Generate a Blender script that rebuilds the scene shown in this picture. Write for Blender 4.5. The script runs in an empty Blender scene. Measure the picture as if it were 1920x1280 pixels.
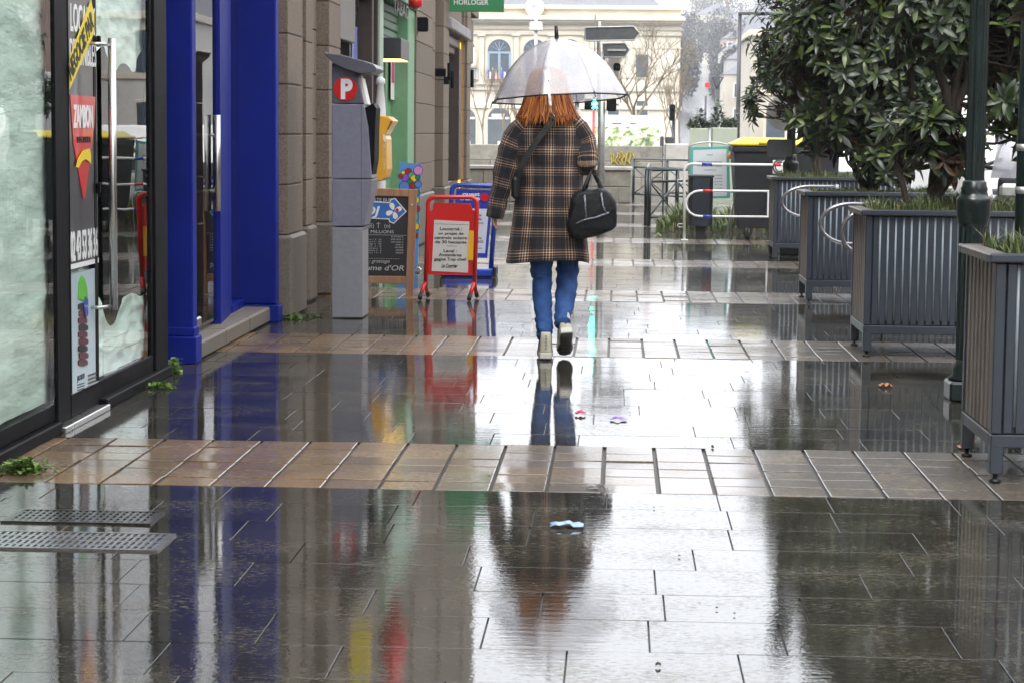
import bpy, bmesh, math, random
from mathutils import Vector, Matrix, noise as mnoise
R_ = math.radians
rnd = random.Random(7)
scene = bpy.context.scene
C = scene.collection

# ------------------------------------------------------------------ camera
F = 4000.0; H = 1.3; HAZE_D = .0007
_d = Vector((200, 391, -F)).normalized()
_u = Vector((0.010, 1, (0.010*200+391)/F)); _u = (_u - _d*_u.dot(_d)).normalized()
_x = _d.cross(_u)
RW = Matrix((_x, _d, _u))                      # camera axes -> world axes
cam_d = bpy.data.cameras.new('camera'); cam = bpy.data.objects.new('camera', cam_d); C.objects.link(cam)
cam.matrix_world = Matrix.Translation((0, 0, H)) @ RW.to_4x4()
cam_d.sensor_width = 36; cam_d.lens = 36*F/1920; cam_d.clip_start = 0.1; cam_d.clip_end = 4000
cam_d.dof.use_dof = True; cam_d.dof.focus_distance = 13.2; cam_d.dof.aperture_fstop = 16.0
scene.camera = cam
def ray(px, py): return RW @ Vector((px-960, 640-py, -F))
def onZ(px, py, h=0.0):
    v = ray(px, py); return Vector((0, 0, H)) + v*((h-H)/v.z)
def onX(px, py, X):
    v = ray(px, py); return Vector((0, 0, H)) + v*(X/v.x)
def onY(px, py, Y):
    v = ray(px, py); return Vector((0, 0, H)) + v*(Y/v.y)

# ------------------------------------------------------------------ world, sun, exposure
SUN_EL, SUN_AZ = 52, 200
w = bpy.data.worlds.new('World'); scene.world = w; w.use_nodes = True
nt = w.node_tree; nt.nodes.clear()
sky = nt.nodes.new('ShaderNodeTexSky'); sky.sky_type = 'NISHITA'; sky.sun_disc = False
sky.sun_elevation = R_(SUN_EL); sky.sun_rotation = R_(SUN_AZ); sky.air_density = 1.0; sky.dust_density = 6.0; sky.ozone_density = 1.0
hs = nt.nodes.new('ShaderNodeHueSaturation'); hs.inputs['Saturation'].default_value = 0.10
mx = nt.nodes.new('ShaderNodeMix'); mx.data_type = 'RGBA'; mx.inputs[0].default_value = 0.72
mx.inputs[7].default_value = (10.6, 10.9, 11.5, 1)          # even cloud deck over the clear sky
bg = nt.nodes.new('ShaderNodeBackground'); bg.inputs['Strength'].default_value = 0.14
wo = nt.nodes.new('ShaderNodeOutputWorld')
nt.links.new(sky.outputs[0], hs.inputs['Color']); nt.links.new(hs.outputs[0], mx.inputs[6])
nt.links.new(mx.outputs[2], bg.inputs['Color']); nt.links.new(bg.outputs[0], wo.inputs['Surface'])
sd = bpy.data.lights.new('sun', 'SUN'); sd.energy = 0.8; sd.angle = R_(25); sd.color = (1, .97, .93)
so = bpy.data.objects.new('sun', sd); C.objects.link(so)
_az = R_(SUN_AZ); sdir = Vector((math.sin(_az)*math.cos(R_(SUN_EL)), math.cos(_az)*math.cos(R_(SUN_EL)), math.sin(R_(SUN_EL))))
so.rotation_euler = (-sdir).to_track_quat('-Z', 'Y').to_euler(); so.location = (0, 0, 40)
scene.view_settings.view_transform = 'Standard'; scene.view_settings.look = 'None'
scene.view_settings.gamma = 1; scene.view_settings.exposure = 1.2
scene.render.engine = 'CYCLES'; scene.cycles.max_bounces = 8; scene.cycles.transparent_max_bounces = 24
scene.cycles.caustics_reflective = False; scene.cycles.caustics_refractive = False

# ------------------------------------------------------------------ materials
MATS = {}
def _base(name):
    m = bpy.data.materials.new(name); m.use_nodes = True; MATS[name] = m
    n = m.node_tree.nodes; return m, n, m.node_tree.links, n['Principled BSDF']
def pbr(name, col, rough=.5, var=.25, scale=3.0, bump=.15, bscale=80, bdist=.002, metal=0, coat=0, crough=.05, spec=.5, isl=0, stretch=None, col2=None, vc=None):
    m, n, L, P = _base(name)
    tc = n.new('ShaderNodeTexCoord'); src = tc.outputs['Object']
    if stretch:
        mp = n.new('ShaderNodeMapping'); mp.inputs['Scale'].default_value = stretch; L.new(src, mp.inputs['Vector']); src = mp.outputs[0]
    no = n.new('ShaderNodeTexNoise'); no.inputs['Scale'].default_value = scale; no.inputs['Detail'].default_value = 8; no.inputs['Roughness'].default_value = .65
    L.new(src, no.inputs['Vector'])
    mr = n.new('ShaderNodeMapRange'); mr.inputs[1].default_value = .3; mr.inputs[2].default_value = .7; L.new(no.outputs['Fac'], mr.inputs[0])
    mi = n.new('ShaderNodeMix'); mi.data_type = 'RGBA'; L.new(mr.outputs[0], mi.inputs[0])
    c2 = col2 if col2 else tuple(min(1, c*(1+var)) for c in col)
    mi.inputs[6].default_value = (*[c*(1-var) for c in col], 1) if not col2 else (*col, 1)
    mi.inputs[7].default_value = (*c2, 1)
    out = mi.outputs[2]
    if isl:
        g = n.new('ShaderNodeNewGeometry'); h = n.new('ShaderNodeHueSaturation')
        m2 = n.new('ShaderNodeMapRange'); m2.inputs[3].default_value = 1-isl; m2.inputs[4].default_value = 1+isl
        L.new(g.outputs['Random Per Island'], m2.inputs[0]); L.new(m2.outputs[0], h.inputs['Value']); L.new(out, h.inputs['Color']); out = h.outputs[0]
    L.new(out, P.inputs['Base Color'])
    r2 = n.new('ShaderNodeMapRange'); r2.inputs[3].default_value = max(.02, rough*.75); r2.inputs[4].default_value = min(1, rough*1.25)
    L.new(no.outputs['Fac'], r2.inputs[0]); L.new(r2.outputs[0], P.inputs['Roughness'])
    P.inputs['Metallic'].default_value = metal; P.inputs['Specular IOR Level'].default_value = spec
    P.inputs['Coat Weight'].default_value = coat; P.inputs['Coat Roughness'].default_value = crough
    if bump:
        nb = n.new('ShaderNodeTexNoise'); nb.inputs['Scale'].default_value = bscale; nb.inputs['Detail'].default_value = 5; L.new(src, nb.inputs['Vector'])
        b = n.new('ShaderNodeBump'); b.inputs['Strength'].default_value = bump; b.inputs['Distance'].default_value = bdist
        L.new(nb.outputs['Fac'], b.inputs['Height']); L.new(b.outputs[0], P.inputs['Normal'])
    return m
def glow(name, col, s):
    m, n, L, P = _base(name); P.inputs['Base Color'].default_value = (*col, 1)
    P.inputs['Emission Color'].default_value = (*col, 1); P.inputs['Emission Strength'].default_value = s; return m
def glass(name, tint=(.8, .86, .84), ior=1.5, rough=.0, diff=None, dw=0.0, boost=0.0):
    m, n, L, P = _base(name); n.remove(P); out = n['Material Output']
    tr = n.new('ShaderNodeBsdfTransparent'); tr.inputs[0].default_value = (*tint, 1)
    gl = n.new('ShaderNodeBsdfGlossy'); gl.inputs['Roughness'].default_value = rough; gl.inputs[0].default_value = (.95, .95, .95, 1)
    tc = n.new('ShaderNodeTexCoord'); nz = n.new('ShaderNodeTexNoise'); nz.inputs['Scale'].default_value = 1.5; L.new(tc.outputs['Object'], nz.inputs['Vector'])
    bp = n.new('ShaderNodeBump'); bp.inputs['Strength'].default_value = .25; bp.inputs['Distance'].default_value = .004; L.new(nz.outputs['Fac'], bp.inputs['Height']); L.new(bp.outputs[0], gl.inputs['Normal'])
    fr = n.new('ShaderNodeFresnel'); fr.inputs[0].default_value = ior
    fac = fr.outputs[0]
    gb = n.new('ShaderNodeNewGeometry'); fm = n.new('ShaderNodeMath'); fm.operation = 'SUBTRACT'; fm.inputs[0].default_value = 1; L.new(gb.outputs['Backfacing'], fm.inputs[1])
    f2 = n.new('ShaderNodeMath'); f2.operation = 'MULTIPLY'; L.new(fac, f2.inputs[0]); L.new(fm.outputs[0], f2.inputs[1]); fac = f2.outputs[0]
    if boost:
        a = n.new('ShaderNodeMath'); a.operation = 'ADD'; a.use_clamp = True; a.inputs[1].default_value = boost; L.new(fac, a.inputs[0]); fac = a.outputs[0]
    base = tr.outputs[0]
    if diff:
        df = n.new('ShaderNodeBsdfDiffuse'); df.inputs[0].default_value = (*diff, 1)
        tl = n.new('ShaderNodeBsdfTranslucent'); tl.inputs[0].default_value = (*diff, 1)
        ad = n.new('ShaderNodeMixShader'); ad.inputs[0].default_value = .6; L.new(df.outputs[0], ad.inputs[1]); L.new(tl.outputs[0], ad.inputs[2])
        nd = n.new('ShaderNodeTexNoise'); nd.inputs['Scale'].default_value = 220; nd.inputs['Detail'].default_value = 3; L.new(tc.outputs['Object'], nd.inputs['Vector'])
        rr = n.new('ShaderNodeMapRange'); rr.inputs[1].default_value = .55; rr.inputs[2].default_value = .68; rr.inputs[3].default_value = dw; rr.inputs[4].default_value = min(1, dw+.35)
        L.new(nd.outputs['Fac'], rr.inputs[0])
        m1 = n.new('ShaderNodeMixShader'); L.new(rr.outputs[0], m1.inputs[0]); L.new(base, m1.inputs[1]); L.new(ad.outputs[0], m1.inputs[2]); base = m1.outputs[0]
    mx = n.new('ShaderNodeMixShader'); L.new(fac, mx.inputs[0]); L.new(base, mx.inputs[1]); L.new(gl.outputs[0], mx.inputs[2]); L.new(mx.outputs[0], out.inputs[0])
    return m

def wet_ground(name, cols, rough, crough, bd, isl=.25, speck=.35, coatw=1.0, ramp_x=None, pud=(.45, .6), spec=.5, grain=(.15, .135, .10)):
    """wet stone: stone colour under a water film; the film is smoother where it stands deeper"""
    m, n, L, P = _base(name)
    g = n.new('ShaderNodeNewGeometry'); tc = n.new('ShaderNodeTexCoord')
    cr = n.new('ShaderNodeValToRGB'); cr.color_ramp.interpolation = 'LINEAR'
    while len(cr.color_ramp.elements) < len(cols): cr.color_ramp.elements.new(.5)
    for i, c in enumerate(cols): cr.color_ramp.elements[i].position = i/(len(cols)-1); cr.color_ramp.elements[i].color = (*c, 1)
    L.new(g.outputs['Random Per Island'], cr.inputs[0])
    sp = n.new('ShaderNodeTexNoise'); sp.inputs['Scale'].default_value = 140; sp.inputs['Detail'].default_value = 6; sp.inputs['Roughness'].default_value = .8; L.new(tc.outputs['Object'], sp.inputs['Vector'])
    sm = n.new('ShaderNodeMapRange'); sm.inputs[1].default_value = .3; sm.inputs[2].default_value = .7; sm.inputs[3].default_value = 1-speck; sm.inputs[4].default_value = 1+speck; L.new(sp.outputs['Fac'], sm.inputs[0])
    st = n.new('ShaderNodeTexNoise'); st.inputs['Scale'].default_value = 2.3; st.inputs['Detail'].default_value = 6; L.new(tc.outputs['Object'], st.inputs['Vector'])
    s2 = n.new('ShaderNodeMapRange'); s2.inputs[1].default_value = .3; s2.inputs[2].default_value = .7; s2.inputs[3].default_value = .7; s2.inputs[4].default_value = 1.3; L.new(st.outputs['Fac'], s2.inputs[0])
    mm = n.new('ShaderNodeMath'); mm.operation = 'MULTIPLY'; L.new(sm.outputs[0], mm.inputs[0]); L.new(s2.outputs[0], mm.inputs[1])
    hv = n.new('ShaderNodeHueSaturation'); L.new(mm.outputs[0], hv.inputs['Value']); L.new(cr.outputs[0], hv.inputs['Color'])
    col = hv.outputs[0]
    if ramp_x:      # the warm stones lie by the shops, greyer ones towards the planters
        sx = n.new('ShaderNodeSeparateXYZ'); L.new(g.outputs['Position'], sx.inputs[0])
        rx = n.new('ShaderNodeMapRange'); rx.inputs[1].default_value = ramp_x[0]; rx.inputs[2].default_value = ramp_x[1]; L.new(sx.outputs[0], rx.inputs[0])
        mg = n.new('ShaderNodeMix'); mg.data_type = 'RGBA'; mg.inputs[7].default_value = (*ramp_x[2], 1); L.new(rx.outputs[0], mg.inputs[0]); L.new(col, mg.inputs[6]); col = mg.outputs[2]
    mp2 = n.new('ShaderNodeMapping'); mp2.inputs['Scale'].default_value = (.45, 1.2, 1); L.new(tc.outputs['Object'], mp2.inputs['Vector'])
    gq = n.new('ShaderNodeTexNoise'); gq.inputs['Scale'].default_value = 85; gq.inputs['Detail'].default_value = 4; gq.inputs['Roughness'].default_value = .7; L.new(mp2.outputs[0], gq.inputs['Vector'])
    gk = n.new('ShaderNodeMapRange'); gk.inputs[1].default_value = .53; gk.inputs[2].default_value = .64
    pg = n.new('ShaderNodeTexNoise'); pg.inputs['Scale'].default_value = 3.1; pg.inputs['Detail'].default_value = 5; L.new(tc.outputs['Object'], pg.inputs['Vector'])
    pa2 = n.new('ShaderNodeMath'); pa2.operation = 'MULTIPLY_ADD'; pa2.inputs[1].default_value = .45; L.new(pg.outputs['Fac'], pa2.inputs[0]); L.new(gq.outputs['Fac'], pa2.inputs[2])
    pa3 = n.new('ShaderNodeMath'); pa3.operation = 'SUBTRACT'; pa3.inputs[1].default_value = .225; L.new(pa2.outputs[0], pa3.inputs[0]); L.new(pa3.outputs[0], gk.inputs[0])      # proud, paler grains
    gx_ = n.new('ShaderNodeMix'); gx_.data_type = 'RGBA'; gx_.inputs[7].default_value = (*grain, 1); gf = n.new('ShaderNodeMath'); gf.operation = 'MULTIPLY'; gf.inputs[1].default_value = .6; L.new(gk.outputs[0], gf.inputs[0]); L.new(gf.outputs[0], gx_.inputs[0]); L.new(col, gx_.inputs[6]); col = gx_.outputs[2]
    cw = n.new('ShaderNodeMapRange'); cw.inputs[3].default_value = coatw; cw.inputs[4].default_value = coatw*.5; L.new(gk.outputs[0], cw.inputs[0]); L.new(cw.outputs[0], P.inputs['Coat Weight'])
    L.new(col, P.inputs['Base Color'])
    pu = n.new('ShaderNodeTexNoise'); pu.inputs['Scale'].default_value = 1.1; pu.inputs['Detail'].default_value = 4; L.new(tc.outputs['Object'], pu.inputs['Vector'])
    pm = n.new('ShaderNodeMapRange'); pm.inputs[1].default_value = pud[0]; pm.inputs[2].default_value = pud[1]; L.new(pu.outputs['Fac'], pm.inputs[0])   # 0 deep water .. 1 thin film
    rm = n.new('ShaderNodeMapRange'); rm.inputs[3].default_value = rough*.6; rm.inputs[4].default_value = rough; L.new(pm.outputs[0], rm.inputs[0]); L.new(rm.outputs[0], P.inputs['Roughness'])
    cm = n.new('ShaderNodeMapRange'); cm.inputs[3].default_value = crough[0]; cm.inputs[4].default_value = crough[1]; L.new(pm.outputs[0], cm.inputs[0]); 
    gr = n.new('ShaderNodeTexNoise'); gr.inputs['Scale'].default_value = 75; gr.inputs['Detail'].default_value = 6; gr.inputs['Roughness'].default_value = .75; L.new(tc.outputs['Object'], gr.inputs['Vector'])
    gm = n.new('ShaderNodeMapRange'); gm.inputs[1].default_value = .54; gm.inputs[2].default_value = .66; gm.inputs[4].default_value = .09; L.new(gr.outputs['Fac'], gm.inputs[0])
    ga_ = n.new('ShaderNodeMath'); ga_.operation = 'ADD'; L.new(cm.outputs[0], ga_.inputs[0]); L.new(gm.outputs[0], ga_.inputs[1]); L.new(ga_.outputs[0], P.inputs['Coat Roughness'])
    P.inputs['Coat IOR'].default_value = 2.05; P.inputs['Specular IOR Level'].default_value = spec
    mp1 = n.new('ShaderNodeMapping'); mp1.inputs['Scale'].default_value = (.22, 1.5, 1); L.new(tc.outputs['Object'], mp1.inputs['Vector'])
    h1 = n.new('ShaderNodeTexNoise'); h1.inputs['Scale'].default_value = 24; h1.inputs['Detail'].default_value = 3; L.new(mp1.outputs[0], h1.inputs['Vector'])
    h2 = n.new('ShaderNodeTexNoise'); h2.inputs['Scale'].default_value = 70; h2.inputs['Detail'].default_value = 3; h2.inputs['Roughness'].default_value = .5; L.new(tc.outputs['Object'], h2.inputs['Vector'])
    amp = n.new('ShaderNodeMapRange'); amp.inputs[3].default_value = .35; amp.inputs[4].default_value = 1.0; L.new(pm.outputs[0], amp.inputs[0])
    h2m = n.new('ShaderNodeMath'); h2m.operation = 'MULTIPLY'; L.new(h2.outputs['Fac'], h2m.inputs[0]); L.new(amp.outputs[0], h2m.inputs[1])
    hh = n.new('ShaderNodeMath'); hh.operation = 'MULTIPLY_ADD'; hh.inputs[1].default_value = .7; L.new(h2m.outputs[0], hh.inputs[0]); L.new(h1.outputs['Fac'], hh.inputs[2])
    b = n.new('ShaderNodeBump'); b.inputs['Strength'].default_value = 1; b.inputs['Distance'].default_value = bd; L.new(hh.outputs[0], b.inputs['Height'])
    L.new(b.outputs[0], P.inputs['Coat Normal'])
    b2 = n.new('ShaderNodeBump'); b2.inputs['Strength'].default_value = .6; b2.inputs['Distance'].default_value = .0012; L.new(h2.outputs['Fac'], b2.inputs['Height']); L.new(b2.outputs[0], P.inputs['Normal'])
    return m

M_slab = wet_ground('wet_granite_slab', [(.016, .015, .011), (.027, .025, .018), (.020, .018, .014), (.034, .031, .023)], .95, (.006, .022), .00028, spec=.02, speck=.8)
M_sett = wet_ground('wet_sandstone_sett', [(.145, .080, .032), (.21, .125, .055), (.10, .06, .03), (.17, .105, .058)], .55, (.03, .10), .0006, spec=.25, speck=.5, grain=(.34, .25, .15), ramp_x=(-1.2, .9, (.115, .10, .085)), pud=(.35, .6), coatw=.7)
M_joint = pbr('wet_joint', (.018, .015, .012), .6, bump=.3, coat=.25, crough=.3, spec=.2)
M_asph = pbr('wet_asphalt', (.06, .06, .062), .28, .3, 6, .4, 120, .002, coat=.8, crough=.12)
M_stone = pbr('brown_granite', (.195, .15, .112), .75, .55, 90, .5, 200, .003, isl=.12)
M_stonel = pbr('granite_plinth', (.15, .125, .10), .6, .4, 90, .5, 200, .003, isl=.1)
M_mort = pbr('mortar', (.085, .07, .055), .9)
M_black = pbr('black_aluminium', (.005, .005, .006), .55, bump=.05, spec=.08)
M_dgrey = pbr('dark_grey_metal', (.045, .045, .048), .35, bump=.05)
M_alu = pbr('brushed_steel', (.55, .54, .52), .28, .08, 3, .1, 300, .001, metal=1, stretch=(1, 1, .03))
M_blue = pbr('blue_lacquer', (.002, .013, .21), .55, .22, 1.2, .12, 30, coat=.04, crough=.2, spec=.15)
M_blue2 = pbr('blue_sign_steel', (.012, .05, .42), .28, .08, coat=.3, bump=.03)
M_film = pbr('crumpled_film', (.82, .89, .82), .45, .12, 2, .55, 3.2, .06, stretch=(1, .55, 2.2))
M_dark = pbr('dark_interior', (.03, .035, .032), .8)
M_white = pbr('white_paint', (.78, .78, .76), .35, .06, 5)
M_ppr = pbr('white_paper', (.62, .59, .54), .6, .05, 4)
M_red = pbr('red_steel', (.62, .008, .006), .3, .08, coat=.3, bump=.03)
M_yel = pbr('yellow_print', (.80, .62, .02), .45, .05)
M_yelp = pbr('yellow_mailbox_paint', (.80, .40, .025), .38, .1, 5, coat=.3)
M_txtw = pbr('white_lettering', (.82, .82, .80), .5, .03, bump=0)
M_txtk = pbr('black_lettering', (.02, .02, .02), .5, .03, bump=0)
M_meter = pbr('grey_meter_steel', (.20, .20, .245), .45, .1, 30, .2, 300, .001)
M_meterl = pbr('grey_meter_base', (.25, .25, .26), .45, .1, 30, .2, 300, .001)
M_meterd = pbr('grey_meter_head', (.105, .10, .115), .35, .1, 30)
M_green = pbr('green_shop_paint', (.16, .34, .18), .42, .12, 4)
M_greenl = pbr('pale_green_paint', (.33, .48, .36), .45, .1, 4)
M_greens = pbr('green_sign_face', (.03, .235, .085), .4, .06)
M_lamp = pbr('dark_green_cast_iron', (.004, .013, .011), .3, .3, 9, .25, 50, .003, coat=.25, crough=.15)
M_plt = pbr('planter_grey_paint', (.022, .029, .042), .42, .18, 9, .15, 120, .001, coat=.15, crough=.15)
M_plts = pbr('planter_lit_slat_edge', (.22, .26, .29), .4, .18, 9, coat=.1)  # pale tone paints in the light caught along the slat edges
M_wood = pbr('weathered_planter_wood', (.14, .115, .095), .5, .45, 6, .8, 40, .004, coat=.25, crough=.2, stretch=(8, 8, .4))
M_timb = pbr('blackboard_timber', (.36, .20, .105), .5, .3, 5, .2, 40, .002, stretch=(6, 6, .5))
M_slate = pbr('blackboard', (.018, .020, .022), .6, .3, 9)
M_chalk = pbr('chalk', (.55, .55, .53), .9, .1, 60)
M_rub = pbr('black_rubber', (.012, .012, .012), .5)
M_binp = pbr('bin_plastic', (.014, .015, .018), .5, .15, 10)
M_binl = pbr('yellow_bin_lid', (.78, .62, .02), .35, .1, 6)
M_galv = pbr('galvanised_pole', (.48, .48, .46), .35, .2, 12, metal=.5)
M_signb = pbr('sign_back_grey', (.11, .115, .115), .45, .2, 15, metal=.3)
M_cream = pbr('cream_limestone', (.66, .60, .48), .8, .10, .8, .3, 8, .02)
M_creamd = pbr('limestone_trim', (.60, .54, .43), .8, .12, .8, .3, 8, .02)
M_slater = pbr('slate_roof', (.16, .165, .185), .5, .2, 3, .3, 10, .02)
M_brick = pbr('brick_chimney', (.36, .17, .10), .8)
M_wing = pbr('far_window_glass', (.045, .065, .09), .25, .3, 1, 0)
M_wall = pbr('mossy_granite_wall', (.25, .235, .195), .7, .35, 5, .6, 60, .006, isl=.12)
M_bark = pbr('bark', (.055, .04, .03), .8, .4, 12, .8, 40, .01, stretch=(1, 1, .3))
M_twig = pbr('bare_twigs', (.22, .17, .105), .85, .3, 3)
M_grass = None
M_soil = pbr('soil', (.05, .038, .026), .9, .4, 20, 1, 60, .01)
M_chrome = pbr('wet_steel_tube', (.33, .33, .34), .25, .15, 12, metal=.8)

def leafmat(name, dark, mid, light, under, rough=.32):
    m, n, L, P = _base(name); g = n.new('ShaderNodeNewGeometry')
    cr = n.new('ShaderNodeValToRGB'); e = cr.color_ramp.elements
    e[0].position = 0; e[0].color = (*dark, 1); e[1].position = 1; e[1].color = (*light, 1)
    k = e.new(.6); k.color = (*mid, 1); k = e.new(.88); k.color = (*[a*.6+b*.4 for a, b in zip(mid, light)], 1)
    L.new(g.outputs['Random Per Island'], cr.inputs[0])
    mi = n.new('ShaderNodeMix'); mi.data_type = 'RGBA'; L.new(g.outputs['Backfacing'], mi.inputs[0]); L.new(cr.outputs[0], mi.inputs[6]); mi.inputs[7].default_value = (*under, 1)
    L.new(mi.outputs[2], P.inputs['Base Color']); P.inputs['Roughness'].default_value = rough
    P.inputs['Coat Weight'].default_value = .12; P.inputs['Coat Roughness'].default_value = .2
    return m
M_leaf = leafmat('magnolia_leaf', (.007, .015, .005), (.022, .043, .011), (.13, .18, .035), (.065, .034, .016), .42)
M_leaf2 = leafmat('evergreen_leaf', (.02, .035, .018), (.045, .075, .03), (.10, .14, .05), (.04, .06, .03), .5)
M_grass = leafmat('planter_grass', (.05, .085, .02), (.10, .15, .035), (.30, .23, .08), (.09, .12, .03), .5)
M_weed = leafmat('weed_leaf', (.07, .14, .015), (.13, .24, .03), (.22, .34, .05), (.10, .18, .03), .5)
M_glassd = glass('shop_glass', (.93, .97, .95), 1.45)
M_glass2 = glass('door_glass', (.55, .62, .60), 1.55, boost=.0)
M_pvc = glass('clear_umbrella_film', (.93, .93, .96), 1.6, .22, (.95, .95, 1.0), .46, boost=.07)

# ------------------------------------------------------------------ mesh builder
ORG = {}
class MB:
    def __init__(s, M=None): s.v = []; s.f = []; s.mi = []; s.mats = []; s.cur = 0; s.M = M or Matrix(); s.uv = {}; s.smooth = False; s.sm = []
    def mat(s, m):
        if m not in s.mats: s.mats.append(m)
        s.cur = s.mats.index(m); return s
    def pts(s, P):
        b = len(s.v); s.v += [s.M @ Vector(p) for p in P]; return b
    def face(s, idx, uv=None):
        if not s.mats: s.mats.append(None)
        s.f.append(tuple(idx)); s.mi.append(s.cur); s.sm.append(s.smooth)
        if uv: s.uv[len(s.f)-1] = uv
    def quad(s, a, b, c, d): k = s.pts([a, b, c, d]); s.face((k, k+1, k+2, k+3)); return s
    def box(s, a, b, rz=0):
        x0, y0, z0 = a; x1, y1, z1 = b
        x0, x1 = min(x0, x1), max(x0, x1); y0, y1 = min(y0, y1), max(y0, y1); z0, z1 = min(z0, z1), max(z0, z1)
        P = [(x0, y0, z0), (x1, y0, z0), (x1, y1, z0), (x0, y1, z0), (x0, y0, z1), (x1, y0, z1), (x1, y1, z1), (x0, y1, z1)]
        if rz:
            cx, cy = (x0+x1)/2, (y0+y1)/2; c, q = math.cos(rz), math.sin(rz)
            P = [(cx+(x-cx)*c-(y-cy)*q, cy+(x-cx)*q+(y-cy)*c, z) for x, y, z in P]
        k = s.pts(P)
        for q in ((0, 3, 2, 1), (4, 5, 6, 7), (0, 1, 5, 4), (1, 2, 6, 5), (2, 3, 7, 6), (3, 0, 4, 7)): s.face([k+i for i in q])
        return s
    def bbox(s, a, b, bv=.01):
        """box with chamfered edges"""
        lo = [min(a[i], b[i]) for i in range(3)]; hi = [max(a[i], b[i]) for i in range(3)]
        bv = min(bv, min(hi[i]-lo[i] for i in range(3))*.45)
        bm = bmesh.new(); bmesh.ops.create_cube(bm, size=1)
        for v in bm.verts:
            for i in range(3): v.co[i] = lo[i] if v.co[i] < 0 else hi[i]
        bmesh.ops.bevel(bm, geom=bm.edges[:], offset=bv, segments=1, affect='EDGES', profile=.5)
        s.addbm(bm); return s
    def addbm(s, bm):
        bm.verts.index_update(); k = s.pts([v.co for v in bm.verts])
        for f in bm.faces: s.face([k+v.index for v in f.verts])
        bm.free()
    def tube(s, P, r, n=8, cap=True, closed=False):
        P = [Vector(p) for p in P]; m = len(P); rr = r if isinstance(r, (list, tuple)) else [r]*m
        old = s.smooth; s.smooth = True
        ks = []; prev = None
        for i, p in enumerate(P):
            if closed: t = P[(i+1) % m]-P[(i-1) % m]
            else: t = P[min(i+1, m-1)]-P[max(i-1, 0)]
            t.normalize()
            if prev is None:
                a = Vector((0, 0, 1)) if abs(t.z) < .9 else Vector((1, 0, 0)); nx = t.cross(a).normalized()
            else:
                nx = prev-t*prev.dot(t); nx = nx.normalized() if nx.length > 1e-6 else t.orthogonal().normalized()
            prev = nx; ny = t.cross(nx)
            ks.append(s.pts([p+nx*math.cos(6.28318*j/n)*rr[i]+ny*math.sin(6.28318*j/n)*rr[i] for j in range(n)]))
        rng = range(m if closed else m-1)
        for i in rng:
            a, b = ks[i], ks[(i+1) % m]
            for j in range(n): s.face((a+j, a+(j+1) % n, b+(j+1) % n, b+j))
        if cap and not closed:
            s.smooth = False
            s.face([ks[0]+j for j in range(n)][::-1]); s.face([ks[-1]+j for j in range(n)])
        s.smooth = old; return s
    def lathe(s, prof, c=(0, 0, 0), n=24, flute=0, fl=0.0):
        old = s.smooth; s.smooth = not flute; ks = []
        for r, z in prof:
            ks.append(s.pts([(c[0]+math.cos(6.28318*j/n)*(r*(1-(fl if flute and j % 2 else 0))), c[1]+math.sin(6.28318*j/n)*(r*(1-(fl if flute and j % 2 else 0))), c[2]+z) for j in range(n)]))
        for a, b in zip(ks, ks[1:]):
            for j in range(n): s.face((a+j, a+(j+1) % n, b+(j+1) % n, b+j))
        s.smooth = old; s.face([ks[0]+j for j in range(n)][::-1]); s.face([ks[-1]+j for j in range(n)]); return s
    def prism(s, poly, o, ex, ey, en, t):
        """polygon (2D) extruded by t along en"""
        o = Vector(o); ex = Vector(ex); ey = Vector(ey); en = Vector(en); n = len(poly)
        a = s.pts([o+ex*x+ey*y for x, y in poly]); b = s.pts([o+ex*x+ey*y+en*t for x, y in poly])
        s.face([b+i for i in range(n)]); s.face([a+i for i in range(n)][::-1])
        for i in range(n): j = (i+1) % n; s.face((a+i, a+j, b+j, b+i))
        return s
    def rings(s, RR, closed=True, cap=True, uvs=None, smooth=True):
        old = s.smooth; s.smooth = smooth; ks = [s.pts(r) for r in RR]; n = len(RR[0])
        for i in range(len(RR)-1):
            for j in range(n if closed else n-1):
                q = (j+1) % n
                u = None
                if uvs: u = [(uvs[0][j], uvs[1][i]), (uvs[0][j+1], uvs[1][i]), (uvs[0][j+1], uvs[1][i+1]), (uvs[0][j], uvs[1][i+1])]
                s.face((ks[i]+j, ks[i]+q, ks[i+1]+q, ks[i+1]+j), u)
        if cap and closed: s.face([ks[0]+j for j in range(n)][::-1]); s.face([ks[-1]+j for j in range(n)])
        s.smooth = old; return s
    def text(s, st, o, ex, ey, h, wd=None, off=0, ext=.0015, align='LEFT', shear=0, spacing=1.0, wob=0):
        cu = bpy.data.curves.new('t', 'FONT'); cu.body = st; cu.extrude = ext; cu.offset = off; cu.align_x = align; cu.shear = shear; cu.space_character = spacing; cu.resolution_u = 4
        ob = bpy.data.objects.new('t', cu); C.objects.link(ob); dg = bpy.context.evaluated_depsgraph_get(); me = bpy.data.meshes.new_from_object(ob.evaluated_get(dg))
        bpy.data.objects.remove(ob); bpy.data.curves.remove(cu)
        if not len(me.vertices): return s
        xs = [v.co.x for v in me.vertices]; ys = [v.co.y for v in me.vertices]; x0, x1 = min(xs), max(xs)
        k = h/.73; kx = k if wd is None else wd/(x1-x0)
        o = Vector(o); ex = Vector(ex).normalized(); ey = Vector(ey).normalized(); en = ex.cross(ey)
        xo = 0 if align == 'CENTER' else x0
        b = s.pts([o+ex*((v.co.x-xo)*kx)+ey*(v.co.y*k+(wob*math.sin(v.co.x*5.1) if wob else 0))+en*v.co.z for v in me.vertices])
        for p in me.polygons: s.face([b+i for i in p.vertices])
        bpy.data.meshes.remove(me); return s
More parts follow.
